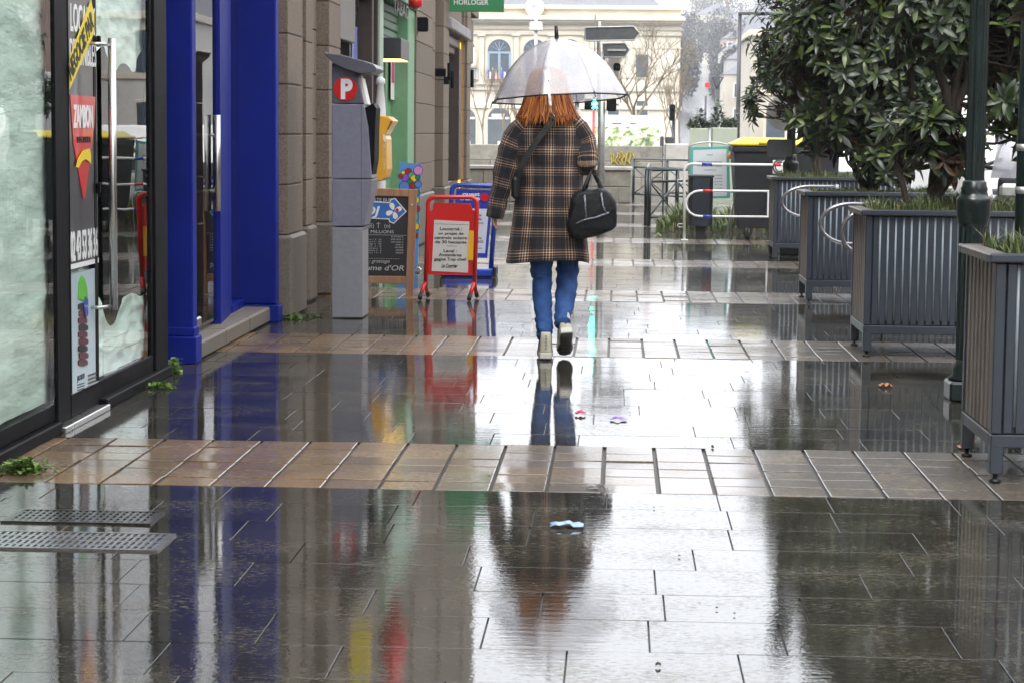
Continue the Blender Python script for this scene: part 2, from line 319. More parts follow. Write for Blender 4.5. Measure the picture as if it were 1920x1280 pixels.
    def build(s, name, mat=None, parent=None, org=None):
        me = bpy.data.meshes.new(name); o = bpy.data.objects.new(name, me); C.objects.link(o)
        base = Vector((0, 0, 0))
        if parent is not None: base = ORG[parent.name]; o.parent = parent
        elif org is not None: base = Vector(org)
        ORG[o.name] = base
        me.from_pydata([v-base for v in s.v], [], s.f)
        ms = [m for m in s.mats]
        for m in ms: me.materials.append(m if m else mat)
        if not ms: me.materials.append(mat)
        me.polygons.foreach_set('material_index', s.mi); me.polygons.foreach_set('use_smooth', s.sm)
        if s.uv:
            ul = me.uv_layers.new(name='UVMap')
            for p in me.polygons:
                u = s.uv.get(p.index)
                if u:
                    for li, q in zip(p.loop_indices, u): ul.data[li].uv = q
        me.update()
        if parent is None and org is not None: o.location = base
        return o
def tag(o, label=None, cat=None, group=None, kind=None):
    if label: o['label'] = label
    if cat: o['category'] = cat
    if group: o['group'] = group
    if kind: o['kind'] = kind
    return o
def thing(name, label, cat, loc=(0, 0, 0), group=None):
    o = bpy.data.objects.new(name, None); C.objects.link(o); o.location = loc; o.empty_display_size = .2
    ORG[o.name] = Vector(loc); return tag(o, label, cat, group)
def copy_tree(o, delta, label=None, parent=None):
    c = o.copy(); C.objects.link(c); c.parent = parent
    if parent is None: c.location = Vector(o.location)+Vector(delta)
    ORG[c.name] = ORG[o.name]+Vector(delta)
    if label: c['label'] = label
    for ch in list(o.children): copy_tree(ch, delta, None, c)
    return c
X_, Y_, Z_ = Vector((1, 0, 0)), Vector((0, 1, 0)), Vector((0, 0, 1))
def T(x, y, z, rz=0, rx=0, ry=0): return Matrix.Translation((x, y, z)) @ Matrix.Rotation(rz, 4, 'Z') @ Matrix.Rotation(rx, 4, 'X') @ Matrix.Rotation(ry, 4, 'Y')

# ------------------------------------------------------------------ ground
def sheet(name, m, x0, y0, x1, y1, z, nx=1, ny=1, zf=None):
    b = MB(); g = {}
    for i in range(nx+1):
        for j in range(ny+1):
            x = x0+(x1-x0)*i/nx; y = y0+(y1-y0)*j/ny; g[i, j] = b.pts([(x, y, z+(zf(x, y) if zf else 0))])
    for i in range(nx):
        for j in range(ny): b.face((g[i, j], g[i+1, j], g[i+1, j+1], g[i, j+1]))
    b.smooth = True
    o = b.build(name, m); o['kind'] = 'structure'; return o
M_land = pbr('far_land', (.10, .105, .085), .9, .3, .02, 0)
sheet('ground', M_asph, -900, -300, 900, 1600, -.16)
sheet('road', M_asph, 3.9, -30, 30, 600, -.12)
def stone_field(name, mat, x0, x1, y0, y1, sx, sy, gapx, gapy, tilt, hz, z0=0.0, jx=.15, edge=.006, brick=True):
    b = MB(); y = y0; r = 0
    while y < y1-.02:
        dy = min(sy*(1+rnd.uniform(-.04, .04)), y1-y)
        if y1-y-dy < sy*.4: dy = y1-y
        x = x0-(rnd.random()*sx if brick else 0)
        while x < x1:
            dx = sx*(1+rnd.uniform(-jx, jx)) if brick else sx
            a0, a1 = max(x, x0), min(x+dx, x1)
            if a1-a0 > .03:
                tx, ty = rnd.gauss(0, tilt), rnd.gauss(0, tilt); hh = z0+rnd.uniform(-hz, hz)
                cx, cy = (a0+a1)/2, y+dy/2; gx, gy = gapx/2, gapy/2
                q = [(a0+gx, y+gy), (a1-gx, y+gy), (a1-gx, y+dy-gy), (a0+gx, y+dy-gy)]
                Zf = lambda p: hh+(p[0]-cx)*ty+(p[1]-cy)*tx
                e = edge
                inn = [(q[0][0]+e, q[0][1]+e), (q[1][0]-e, q[1][1]+e), (q[2][0]-e, q[2][1]-e), (q[3][0]+e, q[3][1]-e)]
                k = b.pts([(*p, -.012) for p in q]+[(*p, Zf(p)-edge*.5) for p in q]+[(*p, Zf(p)) for p in inn])
                b.face((k+8, k+9, k+10, k+11))
                for i in range(4):
                    j = (i+1) % 4; b.face((k+4+i, k+4+j, k+8+j, k+8+i)); b.face((k+i, k+j, k+4+j, k+4+i))
            x += dx
        y += dy; r += 1
    o = b.build(name, mat); o['kind'] = 'structure'; return o
BANDS = [(7.66, 8.81), (12.36, 13.52), (16.45, 17.62), (20.85, 22.0), (25.3, 26.45), (29.6, 30.7), (34, 35.1), (38.4, 39.4)]
sheet('paving_joint_bed', M_joint, -3.4, -6, 3.7, 46, -.010)
ys = 1.2
for (a, c) in BANDS:
    if ys < 5: stone_field('paving_slabs', M_slab, -2.5, 3.7, ys, a, .52, .34, .004, .003, .0008, .0005, edge=.0008, jx=.35)
    else: stone_field('paving_slabs', M_slab, -2.5, 3.7, ys, a, .52, .34, .004, .003, .0009, .0006, edge=.0008, jx=.35)
    stone_field('paving_band', M_sett, -2.5, 3.7, a, c, .205, .192, .013, .009, .006, .0022, z0=.001, edge=.003, brick=False)
    ys = c
stone_field('paving_slabs', M_slab, -2.5, 3.7, ys, 46, .52, .34, .004, .003, .0009, .0006, edge=.0008, jx=.35)
kb = MB()
for i in range(60): kb.bbox((3.7, -3+i*1.0, -.16), (3.86, -3+i*1.0+.99, .012), .012)
tag(kb.build('kerb', M_stonel), kind='structure')
# drain grates lying in the paving
def grate(x0, x1, y0, y1, nx, ny, mat, label):
    t = thing('drain_grate', label, 'drain grate', (x0, y0, 0), 'drain grates in the paving')
    b = MB(); z = .007; b.box((x0, y0, -.008), (x1, y0+.018, z)); b.box((x0, y1-.018, -.008), (x1, y1, z)); b.box((x0, y0+.018, -.008), (x0+.018, y1-.018, z)); b.box((x1-.018, y0+.018, -.008), (x1, y1-.018, z)); b.build('frame', mat, t)
    g = MB(); g.mat(M_rub); g.box((x0+.018, y0+.018, -.011), (x1-.018, y1-.018, .001)); g.mat(mat); zz = z-.001
    for i in range(1, nx): x = x0+(x1-x0)*i/nx; g.box((x-.006, y0+.018, .0011), (x+.006, y1-.018, zz))
    for j in range(1, ny): y = y0+(y1-y0)*j/ny; g.box((x0+.018, y-.009, .0011), (x1-.018, y+.009, zz-.0006))
    g.build('grid', mat, t)
M_cast = pbr('wet_cast_iron', (.022, .02, .018), .35, .4, 30, .3, 90, .002, metal=.4, coat=.6, crough=.12)
grate(-2.02, -1.52, 6.86, 7.09, 22, 5, M_cast, 'rusty square-holed drain grate in the paving near the shop window')
grate(-2.30, -1.40, 6.42, 6.70, 40, 4, M_chrome, 'longer pale steel drain grate with slanting slots nearest the camera')

# ------------------------------------------------------------------ left: black aluminium shopfront
XB = -2.38
def fy(px, X=XB, py=400): return onX(px, py, X).y
GX = -2.373
def G(px, py): return onX(px, py, GX)
sb = thing('vacant_shop_building', 'vacant shop with black aluminium glazing and pale crumpled film behind its windows', 'building', (XB, 9, 0))
top = 2.75
Y0, Ya, Yb, Yc, Yd, Ye, Yf = 5.2, fy(100), fy(132), fy(181), fy(199), fy(289), fy(312)
b = MB()
b.bbox((XB-.03, Y0, .055), (XB, Ya, .13), .006); b.bbox((XB-.03, Ya, .03), (XB+.012, Ya+(Yb-Ya)*.48, top), .006); b.bbox((XB-.03, Ya+(Yb-Ya)*.48+.004, .03), (XB-.006, Yb, top), .005)
b.bbox((XB-.03, Ye, .03), (XB+.006, Yf, top), .006); b.box((XB-.3, Yf+.003, 0), (XB-.10, 11.62, 3)); b.bbox((XB-.1, Y0, top), (XB+.006, Yf, top+.15), .006)
b.bbox((XB-.13, Y0, 0), (XB+.03, Ya, .053), .006); b.bbox((XB-.13, Yc+.05, 0), (XB+.03, Yf, .05), .006)
b.build('frame', M_dgrey if False else M_black, sb)
th = MB(); th.bbox((XB-.1, Ya, 0), (XB+.045, Yc+.05, .028), .004); th.build('threshold', M_alu, sb)
wn = MB().box((GX-.012, Y0, .13), (GX-.004, Ya, top)).build('window', M_glassd, sb)
def film(name, parent, ya, yb, z0, z1, xo, seed, mat=M_film, top_wave=0, bot_wave=0, amp=.05):
    b = MB(); b.smooth = True; nx, nz = 60, 90; ids = {}
    for i in range(nx+1):
        for j in range(nz+1):
            y = ya+(yb-ya)*i/nx; u = j/nz
            lo = z0+bot_wave*mnoise.noise(Vector((y*3, seed, 0))); hi = z1+top_wave*mnoise.noise(Vector((y*2.5, seed+9, 0)))
            z = lo+(hi-lo)*u
            q = Vector((y*1.6, z*3.2, seed)); n1 = mnoise.noise(q+Vector((mnoise.noise(q*.7)*1.6, mnoise.noise(q*.9+Vector((5, 5, 5)))*1.2, 0)))
            r = 1-abs(mnoise.noise(q*1.3+Vector((3, 7, 1))))*2
            ids[i, j] = b.pts([(xo+amp*n1*1.2+amp*.8*r*r*r+.01*mnoise.noise(q*6), y, z)])
    for i in range(nx):
        for j in range(nz): b.face((ids[i, j], ids[i+1, j], ids[i+1, j+1], ids[i, j+1]))
    return b.build(name, mat, parent)
film('window_film', sb, Y0, Ya+.8, .13, top-.1, XB-.048, 1.3, amp=.009)
film('window_film', sb, Yd-.1, Yf+.03, .13, G(245, 575).z, XB-.055, 6.1, top_wave=.25, amp=.009)
film('window_film', sb, Yd-.1, Yf+.03, G(245, 95).z, top-.1, XB-.055, 3.7, bot_wave=.25, amp=.009)
# inside of the shop
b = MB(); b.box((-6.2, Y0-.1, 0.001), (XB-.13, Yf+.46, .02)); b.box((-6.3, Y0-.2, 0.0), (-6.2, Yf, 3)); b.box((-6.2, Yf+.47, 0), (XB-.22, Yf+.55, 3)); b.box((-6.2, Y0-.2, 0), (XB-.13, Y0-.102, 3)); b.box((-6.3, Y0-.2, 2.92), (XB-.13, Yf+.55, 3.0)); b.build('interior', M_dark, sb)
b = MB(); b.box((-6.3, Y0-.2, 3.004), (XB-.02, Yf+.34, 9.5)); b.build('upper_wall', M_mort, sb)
# glazed door leaf with handle and posters
def dleaf(y0, y1, xo):
    f = MB(); f.bbox((xo-.034, y0, .03), (xo, y1, .135), .005); f.bbox((xo-.034, y1-.055, .135), (xo, y1, top), .005); f.bbox((xo-.034, y0, .135), (xo, y0+.02, top), .005)
    d = f.build('door', M_black, sb)
    return d
d1 = dleaf(Yb, Yc+.035, XB-.004)
d2 = dleaf(Yc+.04, Ye, XB-.008)
MB().box((GX-.030, Yb+.02, .135), (GX-.024, Yc-.02, top)).build('glass', M_glassd, d1)
MB().box((GX-.030, Yd, .135), (GX-.024, Ye-.055, top)).build('glass', M_glassd, d2)
h0 = onX(210, 72, XB+.075); h1 = onX(213, 582, XB+.075); yy = (h0.y+h1.y)/2
b = MB(); b.tube([(XB+.075, yy, h1.z), (XB+.075, yy, h0.z)], .0185, 16)
for z in (h1.z+.02, h0.z-.03): b.tube([(XB-.005, yy-.10, z), (XB+.04, yy-.10, z), (XB+.075, yy, z)], .008, 8)
b.build('handle', M_alu, d1)
for py in (80, 355):
    p = onX(187, py, XB+.01); MB().bbox((XB-.004, p.y-.012, p.z-.02), (XB+.014, p.y+.012, p.z+.03), .004).build('lock', M_black, d1)
def tpx(mb, st, bl, br, tl, pf, m, off=.02, ext=.0012, **k):
    o = pf(*bl); e = pf(*br)-o; e.z = 0; hh = pf(*tl).z-o.z; mb.mat(m); mb.text(st, o, e, Z_, hh, e.length, off=off, ext=ext, **k)
def polypx(mb, pts, pf, m, t, en):
    P = [pf(*p)+Vector(en)*.0 for p in pts]; mb.mat(m); n = len(P); a = mb.pts(P); c = mb.pts([p+Vector(en)*t for p in P])
    mb.face([c+i for i in range(n)]); mb.face([a+i for i in range(n)][::-1])
    for i in range(n): j = (i+1) % n; mb.face((a+i, a+j, c+j, c+i))
M_pdk = pbr('poster_dark_grey', (.035, .036, .042), .35, .1, 3, 0, coat=.5, crough=.1); M_plb = pbr('poster_pale_blue', (.45, .56, .60), .4, .12, 2, 0, coat=.4)
P1 = lambda x, y: onX(x, y, GX-.012); P2 = lambda x, y: onX(x, y, GX-.008); P3 = lambda x, y: onX(x, y, GX-.005)
b = MB()
yl, yr = P1(131, 300).y, P1(183, 300).y; zb = P1(150, 492).z
b.mat(M_pdk); b.box((GX-.020, yl, zb), (GX-.013, yr, 2.3)); b.mat(M_txtw); b.box((GX-.0215, yl-.004, zb-.022), (GX-.012, yr+.004, zb-.001))
tpx(b, 'LOCAUX', (132, 57), (178, 62), (132, 4), P1, M_txtw, .02)
tpx(b, 'DISPONIBLES', (131, 119), (180, 131), (131, 70), P1, M_txtw, .015)
polypx(b, [(130, 168), (130, 108), (170, 1), (176, 28), (176, 62)], P2, M_yel, .0022, X_)
o = onX(133, 152, GX-.0045); e = onX(176, 48, GX-.0045)-o; ed = Vector((0, e.y, e.z)); b.mat(M_txtk); b.text('NEGOCIE PAR', o, ed, Vector((0, -ed.z, ed.y)).normalized(), .085, ed.length, off=.03, ext=.001)
polypx(b, [(131, 178), (178, 182), (176, 236), (159, 372), (155, 372), (137, 270)], P1, M_red, .0022, X_)
tpx(b, 'ZAMBON', (138, 238), (174, 237), (138, 196), P2, M_txtw, .04)
tpx(b, 'IMMOBILIER', (145, 268), (170, 267), (145, 256), P2, M_txtk, .0)
polypx(b, [(142, 314), (146, 298), (155, 283), (167, 279), (170, 290), (170, 308), (166, 303), (160, 299), (153, 303), (147, 315)], P3, M_yel, .0022, X_)
tpx(b, '02 43 53 36 36', (133, 490), (183, 474), (133, 434), P1, M_txtw, .02)
b.mat(M_plb); zt = P1(150, 498).z; z0_ = P1(150, 736).z; b.box((GX-.020, yl+.01, z0_), (GX-.013, yr-.015, zt-.03))
polypx(b, [(146, 560), (147, 530), (152, 516), (158, 522), (163, 540), (165, 570), (158, 566)], P1, pbr('poster_green', (.12, .5, .04), .4, bump=0), .002, X_)
polypx(b, [(157, 575), (160, 556), (165, 562), (165, 590), (160, 598)], P2, M_blue2, .002, X_)
M_mar = pbr('poster_maroon', (.10, .015, .03), .4, .3, 30, 0)
for i in range(9):
    y = 568+i*13; q = 146+(i % 2)*1.5; polypx(b, [(q, y+12), (q, y+3), (q+6, y), (q+12, y+1), (q+17, y+4), (q+17, y+11), (q+9, y+14)], P1, M_mar if i % 3 else M_txtk, .002+i*.0003, X_)
tpx(b, 'JACUZZI', (145, 714), (158, 709), (145, 704), P1, M_txtk, 0); 
for i in range(4): polypx(b, [(145, 722+i*5), (145, 720+i*5), (158, 716+i*5), (158, 718+i*5)], P1, M_txtk, .001, X_); polypx(b, [(165, 706+i*7), (165, 702+i*7), (182, 696+i*7), (182, 700+i*7)], P1, M_signb, .001, X_)
tag(b.build('poster', None, d1), 'dark agency poster with a yellow diagonal band, red pointed shape and white phone number')

# ------------------------------------------------------------------ blue shopfront
bs = thing('blue_shopfront', 'blue lacquered shopfront with a glass door between two blue pilasters', 'shopfront', (-2.4, 12.5, 0))
y1 = onZ(350, 681).y; XP = -2.345
b = MB()
ye1 = onX(369, 400, XP).y
b.bbox((XP-.55, y1, .16), (XP, ye1, 3.1), .008); b.bbox((XP-.55, y1-.03, 0), (XP+.022, ye1+.02, .15), .006); b.bbox((XP-.55, y1-.012, .151), (XP+.008, ye1+.008, .20), .006)
tag(b.build('pilaster', M_blue, bs))
y2 = onZ(511, 604).y; XQ = -2.30; y3 = onX(523, 400, XQ).y
b = MB(); b.bbox((XQ-.55, y2, .12), (XQ, y3, 3.1), .008); b.bbox((XQ-.55, y2-.03, 0), (XQ+.022, y3+.02, .115), .006); b.build('pilaster', M_blue, bs)
# door leaf (slightly angled), post, side pane
pa = Vector((-2.455, ye1+.02, 0)); pc = onX(404, 400, -2.455); pd = onX(425, 400, -2.53); pe = onX(451, 400, -2.56)
def vpanel(name, p, q, z0, z1, t, m, par):
    d = Vector((q.x-p.x, q.y-p.y, 0)); L = d.length; ang = math.atan2(d.y, d.x)
    M = Matrix.Translation((p.x, p.y, 0)) @ Matrix.Rotation(ang, 4, 'Z'); return MB(M).bbox((0, -t/2, z0), (L, t/2, z1), .004).build(name, m, par)
dg = vpanel('door', pa, Vector((pc.x, pc.y, 0)), .13, 2.6, .012, M_glass2, bs)
vpanel('post', Vector((pc.x, pc.y+.005, 0)), Vector((pd.x, pd.y, 0)), .10, 3.0, .06, M_blue, bs)
vpanel('window', Vector((pd.x-.02, pd.y+.01, 0)), Vector((pe.x, pe.y, 0)), .16, 3.0, .012, pbr('dark_blue_pane', (.006, .010, .075), .08, .1, 2, 0, coat=1, crough=.03), bs)
vpanel('kick_board', Vector((pd.x, pd.y+.012, 0)), Vector((pe.x+.01, pe.y, 0)), .06, .155, .07, M_blue, bs)
vpanel('trim', Vector((pe.x, pe.y, 0)), Vector((pe.x, pe.y+.03, 0)), .1, 3.0, .02, M_alu, bs)
b = MB(); b.box((-2.64, pe.y+.03, .05), (-2.52, y2+.05, 3.0)); b.box((-3.1, y1+.02, 2.62), (XP-.02, y3, 3.1)); b.build('surround', M_blue, bs)
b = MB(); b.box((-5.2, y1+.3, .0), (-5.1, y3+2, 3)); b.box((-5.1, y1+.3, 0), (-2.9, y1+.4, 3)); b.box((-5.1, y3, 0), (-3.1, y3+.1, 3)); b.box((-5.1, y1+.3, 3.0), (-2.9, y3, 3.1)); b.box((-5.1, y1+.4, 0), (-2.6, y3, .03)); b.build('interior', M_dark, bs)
b = MB()
qa, qb = onX(402, 216, -2.44), onX(402, 396, -2.44)
b.tube([(-2.42, pc.y-.12, qb.z), (-2.42, pc.y-.12, qa.z)], .020, 14); b.tube([(-2.60, pc.y-.14, qb.z), (-2.60, pc.y-.14, qa.z)], .020, 14)
for z in (qb.z+.12, qa.z-.12): b.tube([(-2.60, pc.y-.14, z), (-2.42, pc.y-.12, z)], .010, 8)
b.build('handle', M_alu, dg)
b = MB(); b.bbox((-2.50, pa.y+.45, .14), (-2.44, pa.y+.60, .20), .01); b.tube([(-2.47, pa.y+.5, .13), (-2.47, pa.y+.5, .30)], .012, 8); b.build('lock', M_alu, dg)
b = MB(); s0 = ye1+.02
for i in range(3): a = s0+(y2-s0)*i/3; b.bbox((-2.95, a, .004), (-2.335, s0+(y2-s0)*(i+1)/3-.008, .105), .012)
b.build('doorstep', M_stonel, bs)

# ------------------------------------------------------------------ stone building with tobacco window and green shop
st = thing('stone_building', 'brown granite corner building with stone piers, bar window and green shop door', 'building', (-2.4, 15, 0))
XS = -2.27
def pier(px0, px1, proj=XS, back=-2.7, plinth=True, ytop=9.5, ystart=None):
    a = onX(px0, 400, proj).y if ystart is None else ystart; c = onX(px1, 400, proj).y
    b = MB(); z = .575
    if plinth: b.mat(M_stonel); b.bbox((back, a-.035, 0), (proj+.035, c+.03, z-.004), .02)
    b.mat(M_mort); b.box((back+.01, a+.006, z), (proj-.006, c-.006, ytop-.02)); b.mat(M_stone)
    while z < 3.35: b.bbox((back, a, z+.003), (proj, c, z+.338), .004); z += .345
    b.bbox((back, a, z+.003), (proj, c, ytop), .008)
    b.build('pier', None, st); return a, c
aA, cA = pier(540, 566)
pier(574, 586, XS-.075)
aB, cB = pier(617, 638)
pB = pier(617-9, 612, XS-.05, plinth=False)
def course_wall(name, x, y0, y1, z0, z1, par, m=M_stone, mz=.345, xb=-2.9, bl=.62):
    b = MB(); b.mat(M_mort); b.box((xb, y0, z0), (x-.012, y1, z1)); b.mat(m); z = z0; r = 0
    while z < z1-.05:
        y = y0-(bl/2 if r % 2 else 0)
        while y < y1:
            a, c = max(y, y0), min(y+bl, y1)
            if c-a > .05: b.bbox((x-.05, a+.003, z+.003), (x, c-.003, min(z+mz, z1)-.003), .006)
            y += bl
        z += mz; r += 1
    return b.build(name, None, par)
course_wall('wall', XS-.10, y3+.02, aB, 0.0, 3.0, st)
course_wall('wall', XS-.03, y1+.1, 35.0, 3.12, 9.4, st, xb=-3.6, mz=.46, bl=1.1)
yW0, yW1 = cB, onX(709, 400, -2.33).y          # bar window bay
M_brn = pbr('brown_window_frame', (.06, .04, .032), .4, .2, 8); M_tau = pbr('taupe_panel', (.17, .15, .14), .5, .1)
wA = MB()
f0 = onX(662, 100, -2.42).y; f1 = onX(690, 100, -2.40).y
wA.bbox((-2.50, f1, .55), (-2.36, f1+.12, 2.95), .01); wA.bbox((-2.50, f1+.2, .3), (-2.33, yW1, 2.95), .01); wA.bbox((-2.5, yW0, .55), (-2.42, f1, .62), .01); wA.bbox((-2.5, yW0, 2.52), (-2.40, f1+.2, 2.60), .01)
wf = wA.build('window', M_brn, st)
MB().box((-2.46, f0, .62), (-2.45, f1, 2.5)).build('pane', M_glassd, wf)
pz = onX(655, 80, -2.42).z
MB().bbox((-2.5, yW0, pz), (-2.40, f0, 2.52), .01).build('roller_box', M_tau, st)
MB().box((-2.62, yW0, .62), (-2.60, f0, pz)).build('panel', M_black, st)
b = MB(); b.mat(M_brn); b.box((-2.52, yW0+.1, .62), (-2.47, yW0+.14, pz-.01)); b.mat(M_ppr); b.box((-2.55, yW0+.55, .9), (-2.50, yW0+.95, pz-.03)); b.build('price_board', None, st)
b = MB(); 
for (x0, ya, yb2, z0, z1, m) in ((-2.445, f0+.1, f0+.5, 1.85, 2.25, M_blue2), (-2.445, f0+.12, f0+.45, 1.35, 1.8, M_ppr), (-2.445, f0+.1, f0+.4, 1.0, 1.3, M_mar)): b.mat(m); b.box((x0, ya, z0), (x0+.003, yb2, z1))
b.build('sticker', None, wf)
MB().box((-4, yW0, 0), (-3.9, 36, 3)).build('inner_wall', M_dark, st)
course_wall('wall', -2.38, yW0, yW1, 0, .55, st)
MB().bbox((-2.9, yW0-.3, 2.72), (-2.16, yW1+.1, 2.86), .02).build('lintel', pbr('pale_stone_ledge', (.42, .38, .34), .6), st)
course_wall('wall', -2.34, yW0, yW1, 2.87, 3.12, st)
# green shop
g0 = yW1+.02; g1 = onX(757, 400, -2.33).y; g2 = onX(774, 400, -2.30).y
gs = thing('green_shopfront', 'green painted shop doorway with a roller shutter box between granite piers', 'shopfront', (-2.4, 24, 0))
b = MB(); b.bbox((-2.55, g1, 0), (-2.29, g2, 2.62), .01); b.build('pilaster', M_green, gs)
b = MB(); b.bbox((-2.5, g0, 0), (-2.32, onX(716, 400, -2.33).y, 2.62), .01); b.build('pilaster', M_greenl, gs)
b = MB(); b.bbox((-2.6, g0, 2.625), (-2.24, g2, 3.35), .01); b.mat(M_txtk); b.mats = [M_green, M_dgrey]; b.mi = [0]*len(b.mi); b.cur = 1; b.text('TABAC', onX(738, 22, -2.235), Y_, Z_, .14, 1.5, off=.02); b.build('fascia', None, gs)
b = MB()
for i in range(5): b.bbox((-2.62, g0+.3, 2.18+i*.085), (-2.40-.01*(i % 2), g1+.1, 2.26+i*.085), .012)
b.build('shutter_box', pbr('dull_green_shutter', (.12, .20, .13), .5), gs)
ga = onX(718, 300, -2.5).y; gb = onX(736, 300, -2.5).y; gc = onX(750, 300, -2.5).y
b = MB(); b.bbox((-2.56, ga, .05), (-2.47, gb-.3, 2.2), .01); b.bbox((-2.56, gb, .05), (-2.44, gc-.08, 2.2), .012); b.bbox((-2.56, gb-.3, .05), (-2.49, gb, .8), .01); dr = b.build('door', M_green, gs)
MB().box((-2.53, gb-.3, .8), (-2.52, gb, 2.15)).build('glass', M_glassd, dr)
b = MB(); b.box((-2.75, g0, .0), (-2.7, g2, 2.6)); b.build('back_panel', M_black, gs)
b = MB(); b.mat(M_dgrey); p = onX(722, 92, -2.40); b.bbox((-2.48, p.y-.35, p.z-.11), (-2.2, p.y+.5, p.z+.1), .01); b.mat(glow('lamp_warm_edge', (1, .62, .2), 2.0)); b.box((-2.47, p.y-.3, p.z-.118), (-2.21, p.y+.45, p.z-.1105)); b.build('lamp_box', None, gs)
b = MB(); p = onX(733, 135, -2.46); b.mat(M_txtw); b.box((-2.44, p.y-.2, p.z-.30), (-2.437, p.y+.3, p.z+.2)); b.mat(pbr('pink_notice', (.6, .05, .2), .5, bump=0)); b.box((-2.436, p.y-.16, p.z-.12), (-2.434, p.y+.1, p.z+.25)); b.build('notice', None, dr)
# rolled parasol leaning at the green column
b = MB(); p = onZ(716, 470); b.lathe([(.035, .3), (.05, .5), (.055, 1.0), (.05, 1.5), (.03, 1.72), (.045, 1.74), (.04, 1.78), (.01, 1.8)], (-2.24, onX(713, 300, -2.24).y, 0), 10)
tag(b.build('rolled_awning', M_white, None, (-2.24, 22.2, 0)), 'white rolled cloth strapped upright against the pale green column', 'rolled cloth')
aC, cC = pier(800, 809, XS, ystart=g2+.02)
pier(809, 814, XS-.06, plinth=False)
aD, cD = pier(830, 840)
b = MB(); 
yg0, yg1 = cD, onX(868, 400, -2.30).y
b.bbox((-2.5, yg0, .5), (-2.40, yg1, .58), .01); b.bbox((-2.5, yg0, 2.5), (-2.36, yg1, 2.62), .01); b.bbox((-2.5, yg1-.55, .58), (-2.33, yg1-.1, 2.5), .01); b.bbox((-2.5, yg0, .58), (-2.44, yg0+.2, 2.5), .01)
wj = b.build('window', M_brn, st)
MB().box((-2.48, yg0+.2, .58), (-2.47, yg1-.55, 2.5)).build('pane', M_glassd, wj)
ly = onX(858, 300, -2.40).y
MB().box((-2.385, ly-.12, .45), (-2.36, ly+.16, onX(858, 80, -2.4).z)).build('light_strip', glow('amber_window_light', (1, .55, .03), 1.2), wj)
b = MB(); b.bbox((-2.8, yg0-.2, 2.64), (-2.22, yg1+.3, 2.80), .02); b.build('lintel', pbr('grey_lintel', (.30, .28, .28), .6), st)
course_wall('wall', -2.36, yg0, yg1, 0, .5, st)
course_wall('wall', -2.34, yg0, yg1, 2.85, 3.12, st)
pier(868, 871, XS-.04, plinth=False); pier(874, 880, XS)
course_wall('wall', -2.4, g2, 35.2, 2.4, 3.1, st)
b = MB(); b.box((-9, 34.9, 0), (-2.5, 35.2, 9.4)); b.box((-9, y1+.1, 9.42), (-2.15, 35.3, 9.6)); b.build('end_wall', M_stone, st)
# wall lamps, hanging signs, alarm
for (px, py, lab) in ((842, 135, 'nearer black tube lamp on the granite pier beside the amber lit window'), (848, 150, 'second black tube lamp beside the amber lit window'), (885, 148, 'black tube lamp on the far corner of the granite building')):
    Yp = onX(px, py, -2.16).y if px < 880 else 34.4; p = onX(px, py, -2.16) if px < 880 else onY(px, py, 34.4)
    t = thing('wall_lamp', lab, 'wall lamp', p, 'black wall lamps on the granite piers'); k = Yp/60
    MB().lathe([(.045*k, -.24*k), (.05*k, -.235*k), (.05*k, .235*k), (.045*k, .24*k)], p, 12).build('lamp_tube', M_black, t)
    MB().bbox((p.x-.20, p.y-.03, p.z-.06), (p.x-.04, p.y+.03, p.z+.04), .01).build('bracket', M_black, t)
p = onX(788, 48, -2.24); t = thing('alarm_box', 'small black alarm box with a looped cable on the granite pier', 'alarm box', p)
b = MB(); b.bbox((p.x-.05, p.y-.06, p.z-.07), (p.x+.09, p.y+.06, p.z+.09), .015); b.build('case', M_black, t); MB().tube([p+Vector((-.02, -.07, -.06+0)), p+Vector((-.05, -.08, -.16)), p+Vector((-.12, -.08, -.17)), p+Vector((-.17, -.08, -.08)), p+Vector((-.18, -.07, .6))], .012, 6).build('cable', M_rub, t)
q0 = onY(823, 22, 28.6); q1 = onY(945, 22, 28.6); t = thing('hanging_shop_sign', 'green projecting sign board reading HORLOGER over the pavement', 'sign', (q0.x, 28.6, q0.z))
b = MB(); b.mat(M_greens); b.bbox((q0.x, 28.55, q0.z), (q1.x, 28.65, q0.z+1.15), .006); b.mat(M_txtw); tpx(b, 'HORLOGER', (851, 9), (916, 9), (851, -1), lambda x, y: onY(x, y, 28.546), M_txtw, .015); b.build('board', None, t)
b = MB(); b.tube([(-2.5, 28.6, q0.z+.3), (q0.x+.01, 28.6, q0.z+.3)], .02); b.tube([(-2.5, 28.6, q0.z+.9), (q0.x+.01, 28.6, q0.z+.9)], .02); b.build('bracket', M_black, t)
# tobacco sign (red double cone), yellow sign beside it, small red alarm
t = thing('tobacco_sign', 'red diamond shaped tobacco sign projecting from the granite wall', 'sign', (-2.02, 19.4, 3.0))
MB().lathe([(.03, 0), (.14, .42), (.14, .5), (.03, .95)], (-2.02, 19.4, 3.02), 4).build('sign_body', M_red, t); MB().tube([(-2.3, 19.4, 3.5), (-2.1, 19.4, 3.5)], .02).build('bracket', M_black, t)
t = thing('yellow_sign', 'yellow sign box projecting over the bar window', 'sign', (-2.16, 18.2, 3.0))
MB().bbox((-2.28, 18.2, 3.0), (-2.1, 18.28, 3.6), .01).build('board', M_yel, t)
p = onX(779, 12, -2.12); t = thing('alarm_siren', 'small red and white siren under the green fascia', 'siren', p)
b = MB(); b.mat(M_red); b.lathe([(.02, -.03), (.07, 0), (.08, .10)], p, 12); b.mat(M_white); b.lathe([(.082, .102), (.082, .2), (.03, .24)], p, 12); b.build('siren_body', None, t)

